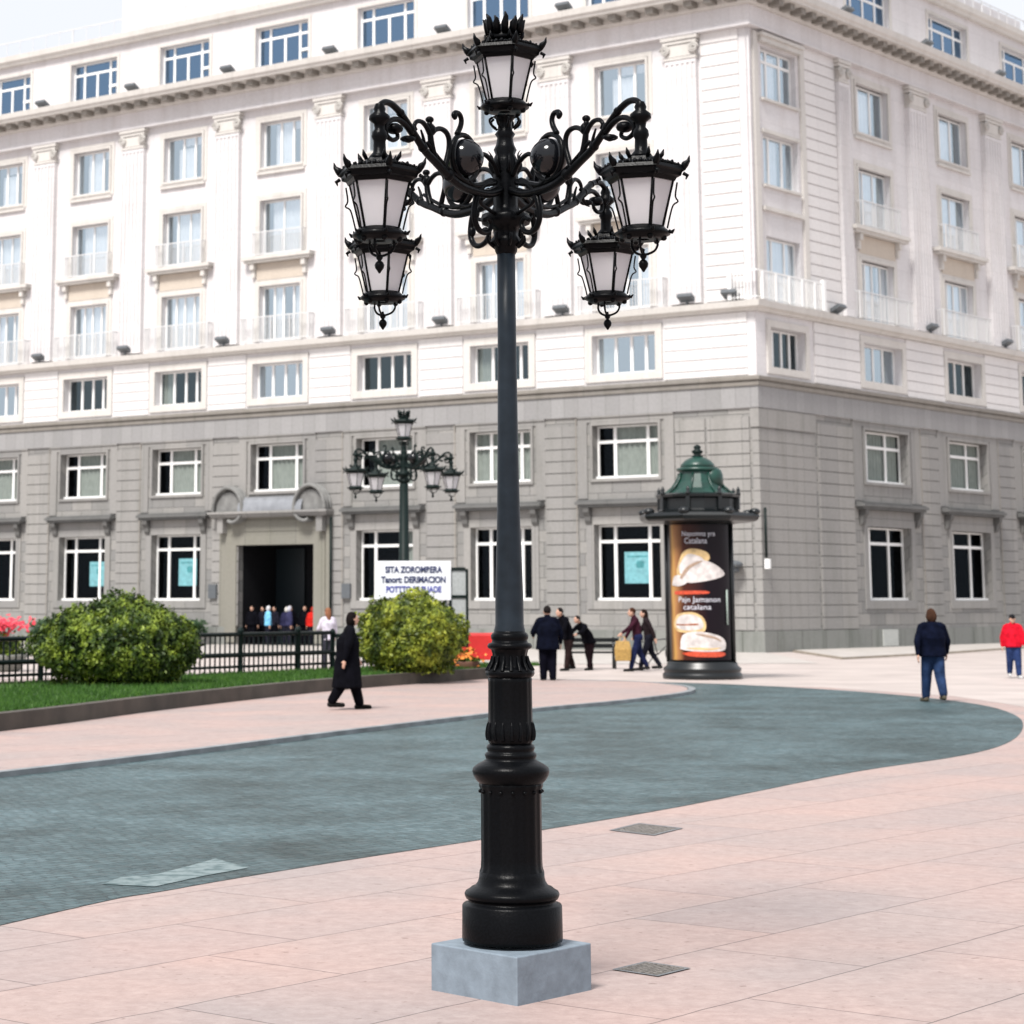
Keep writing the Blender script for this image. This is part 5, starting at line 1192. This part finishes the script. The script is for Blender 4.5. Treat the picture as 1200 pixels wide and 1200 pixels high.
mb.add([(a*.9, b_*.8, 0) for a, b_ in pr]+[(a, b_, .30) for a, b_ in pr]+[(a*.8, b_*.4, .52) for a, b_ in pr], [(3, 2, 1, 0)]+[(4*q+i, 4*q+(i+1) % 4, 4*q+4+(i+1) % 4, 4*q+4+i) for q in range(2) for i in range(4)]+[(8, 9, 10, 11)])
mb.build('sack', plain('yellow_plastic', (.36, .22, .06), .6, noise=.3), bag, bevel=.02)
mb = MB(); mb.tube(smoothpath([(-.09, 0, .5), (-.05, 0, .62), (.05, 0, .62), (.09, 0, .5)], 4), .012, 6); mb.build('handle', plain('bag_handle', (.5, .33, .12), .5), bag)
# bench with things, parked bicycle
bench = empty('bench', (5.75, 62.3, 0), label='dark slatted bench standing before the grey wall between the walkers', cat='bench')
mb = MB()
for y_ in (-.2, -.05, .1): mb.box((0, y_, .45), (1.5, .12, .05))
mb.build('seat', KB, bench); mb = MB()
for z_ in (.62, .78): mb.box((0, .22, z_), (1.5, .04, .11))
mb.build('backrest', KB, bench)
for sx in (-.6, .6): mb = MB(); mb.tube([(sx, -.22, 0), (sx, -.2, .43)], .035, 8); mb.tube([(sx, .22, 0), (sx, .2, .45), (sx, .25, .85)], .035, 8); mb.tube([(sx, -.22, .42), (sx, .22, .42)], .03, 8); mb.build('leg', KB, bench)
bike = empty('bicycle', (8.05, 66.0, 0), .15, label='dark bicycle leaning by the wall just left of the advertising column', cat='bicycle')
bm = plain('bicycle_paint', (.02, .02, .022), .4)
for sx in (-.52, .52):
    mb = MB(); mb.tube([(sx+.33*math.cos(a), 0, .34+.33*math.sin(a)) for a in [i*math.pi/12 for i in range(24)]], .018, 6, closed=True); wl_ = mb.build('wheel', bm, bike)
    mb = MB()
    for i in range(10): a = i*math.pi/5; mb.tube([(sx, 0, .34), (sx+.32*math.cos(a), 0, .34+.32*math.sin(a))], .003, 4)
    mb.build('spokes', LAMPGREY, wl_)
mb = MB()
for a, b_ in (((-.52, .34), (-.05, .30)), ((-.05, .30), (-.2, .82)), ((-.52, .34), (-.18, .72)), ((-.18, .72), (.38, .76)), ((-.05, .30), (.38, .72)), ((.36, .86), (.52, .34))): mb.tube([(a[0], 0, a[1]), (b_[0], 0, b_[1])], .018, 6)
mb.build('frame', bm, bike)
mb = MB(); mb.ell((-.22, 0, .86), (.13, .07, .035)); mb.build('saddle', bm, bike)
mb = MB(); mb.tube(smoothpath([(.30, -.26, .98), (.38, -.12, .95), (.37, 0, .90), (.38, .12, .95), (.30, .26, .98)], 4), .015, 6); mb.tube([(.36, 0, .84), (.37, 0, .92)], .016, 6); mb.build('handlebar', bm, bike)
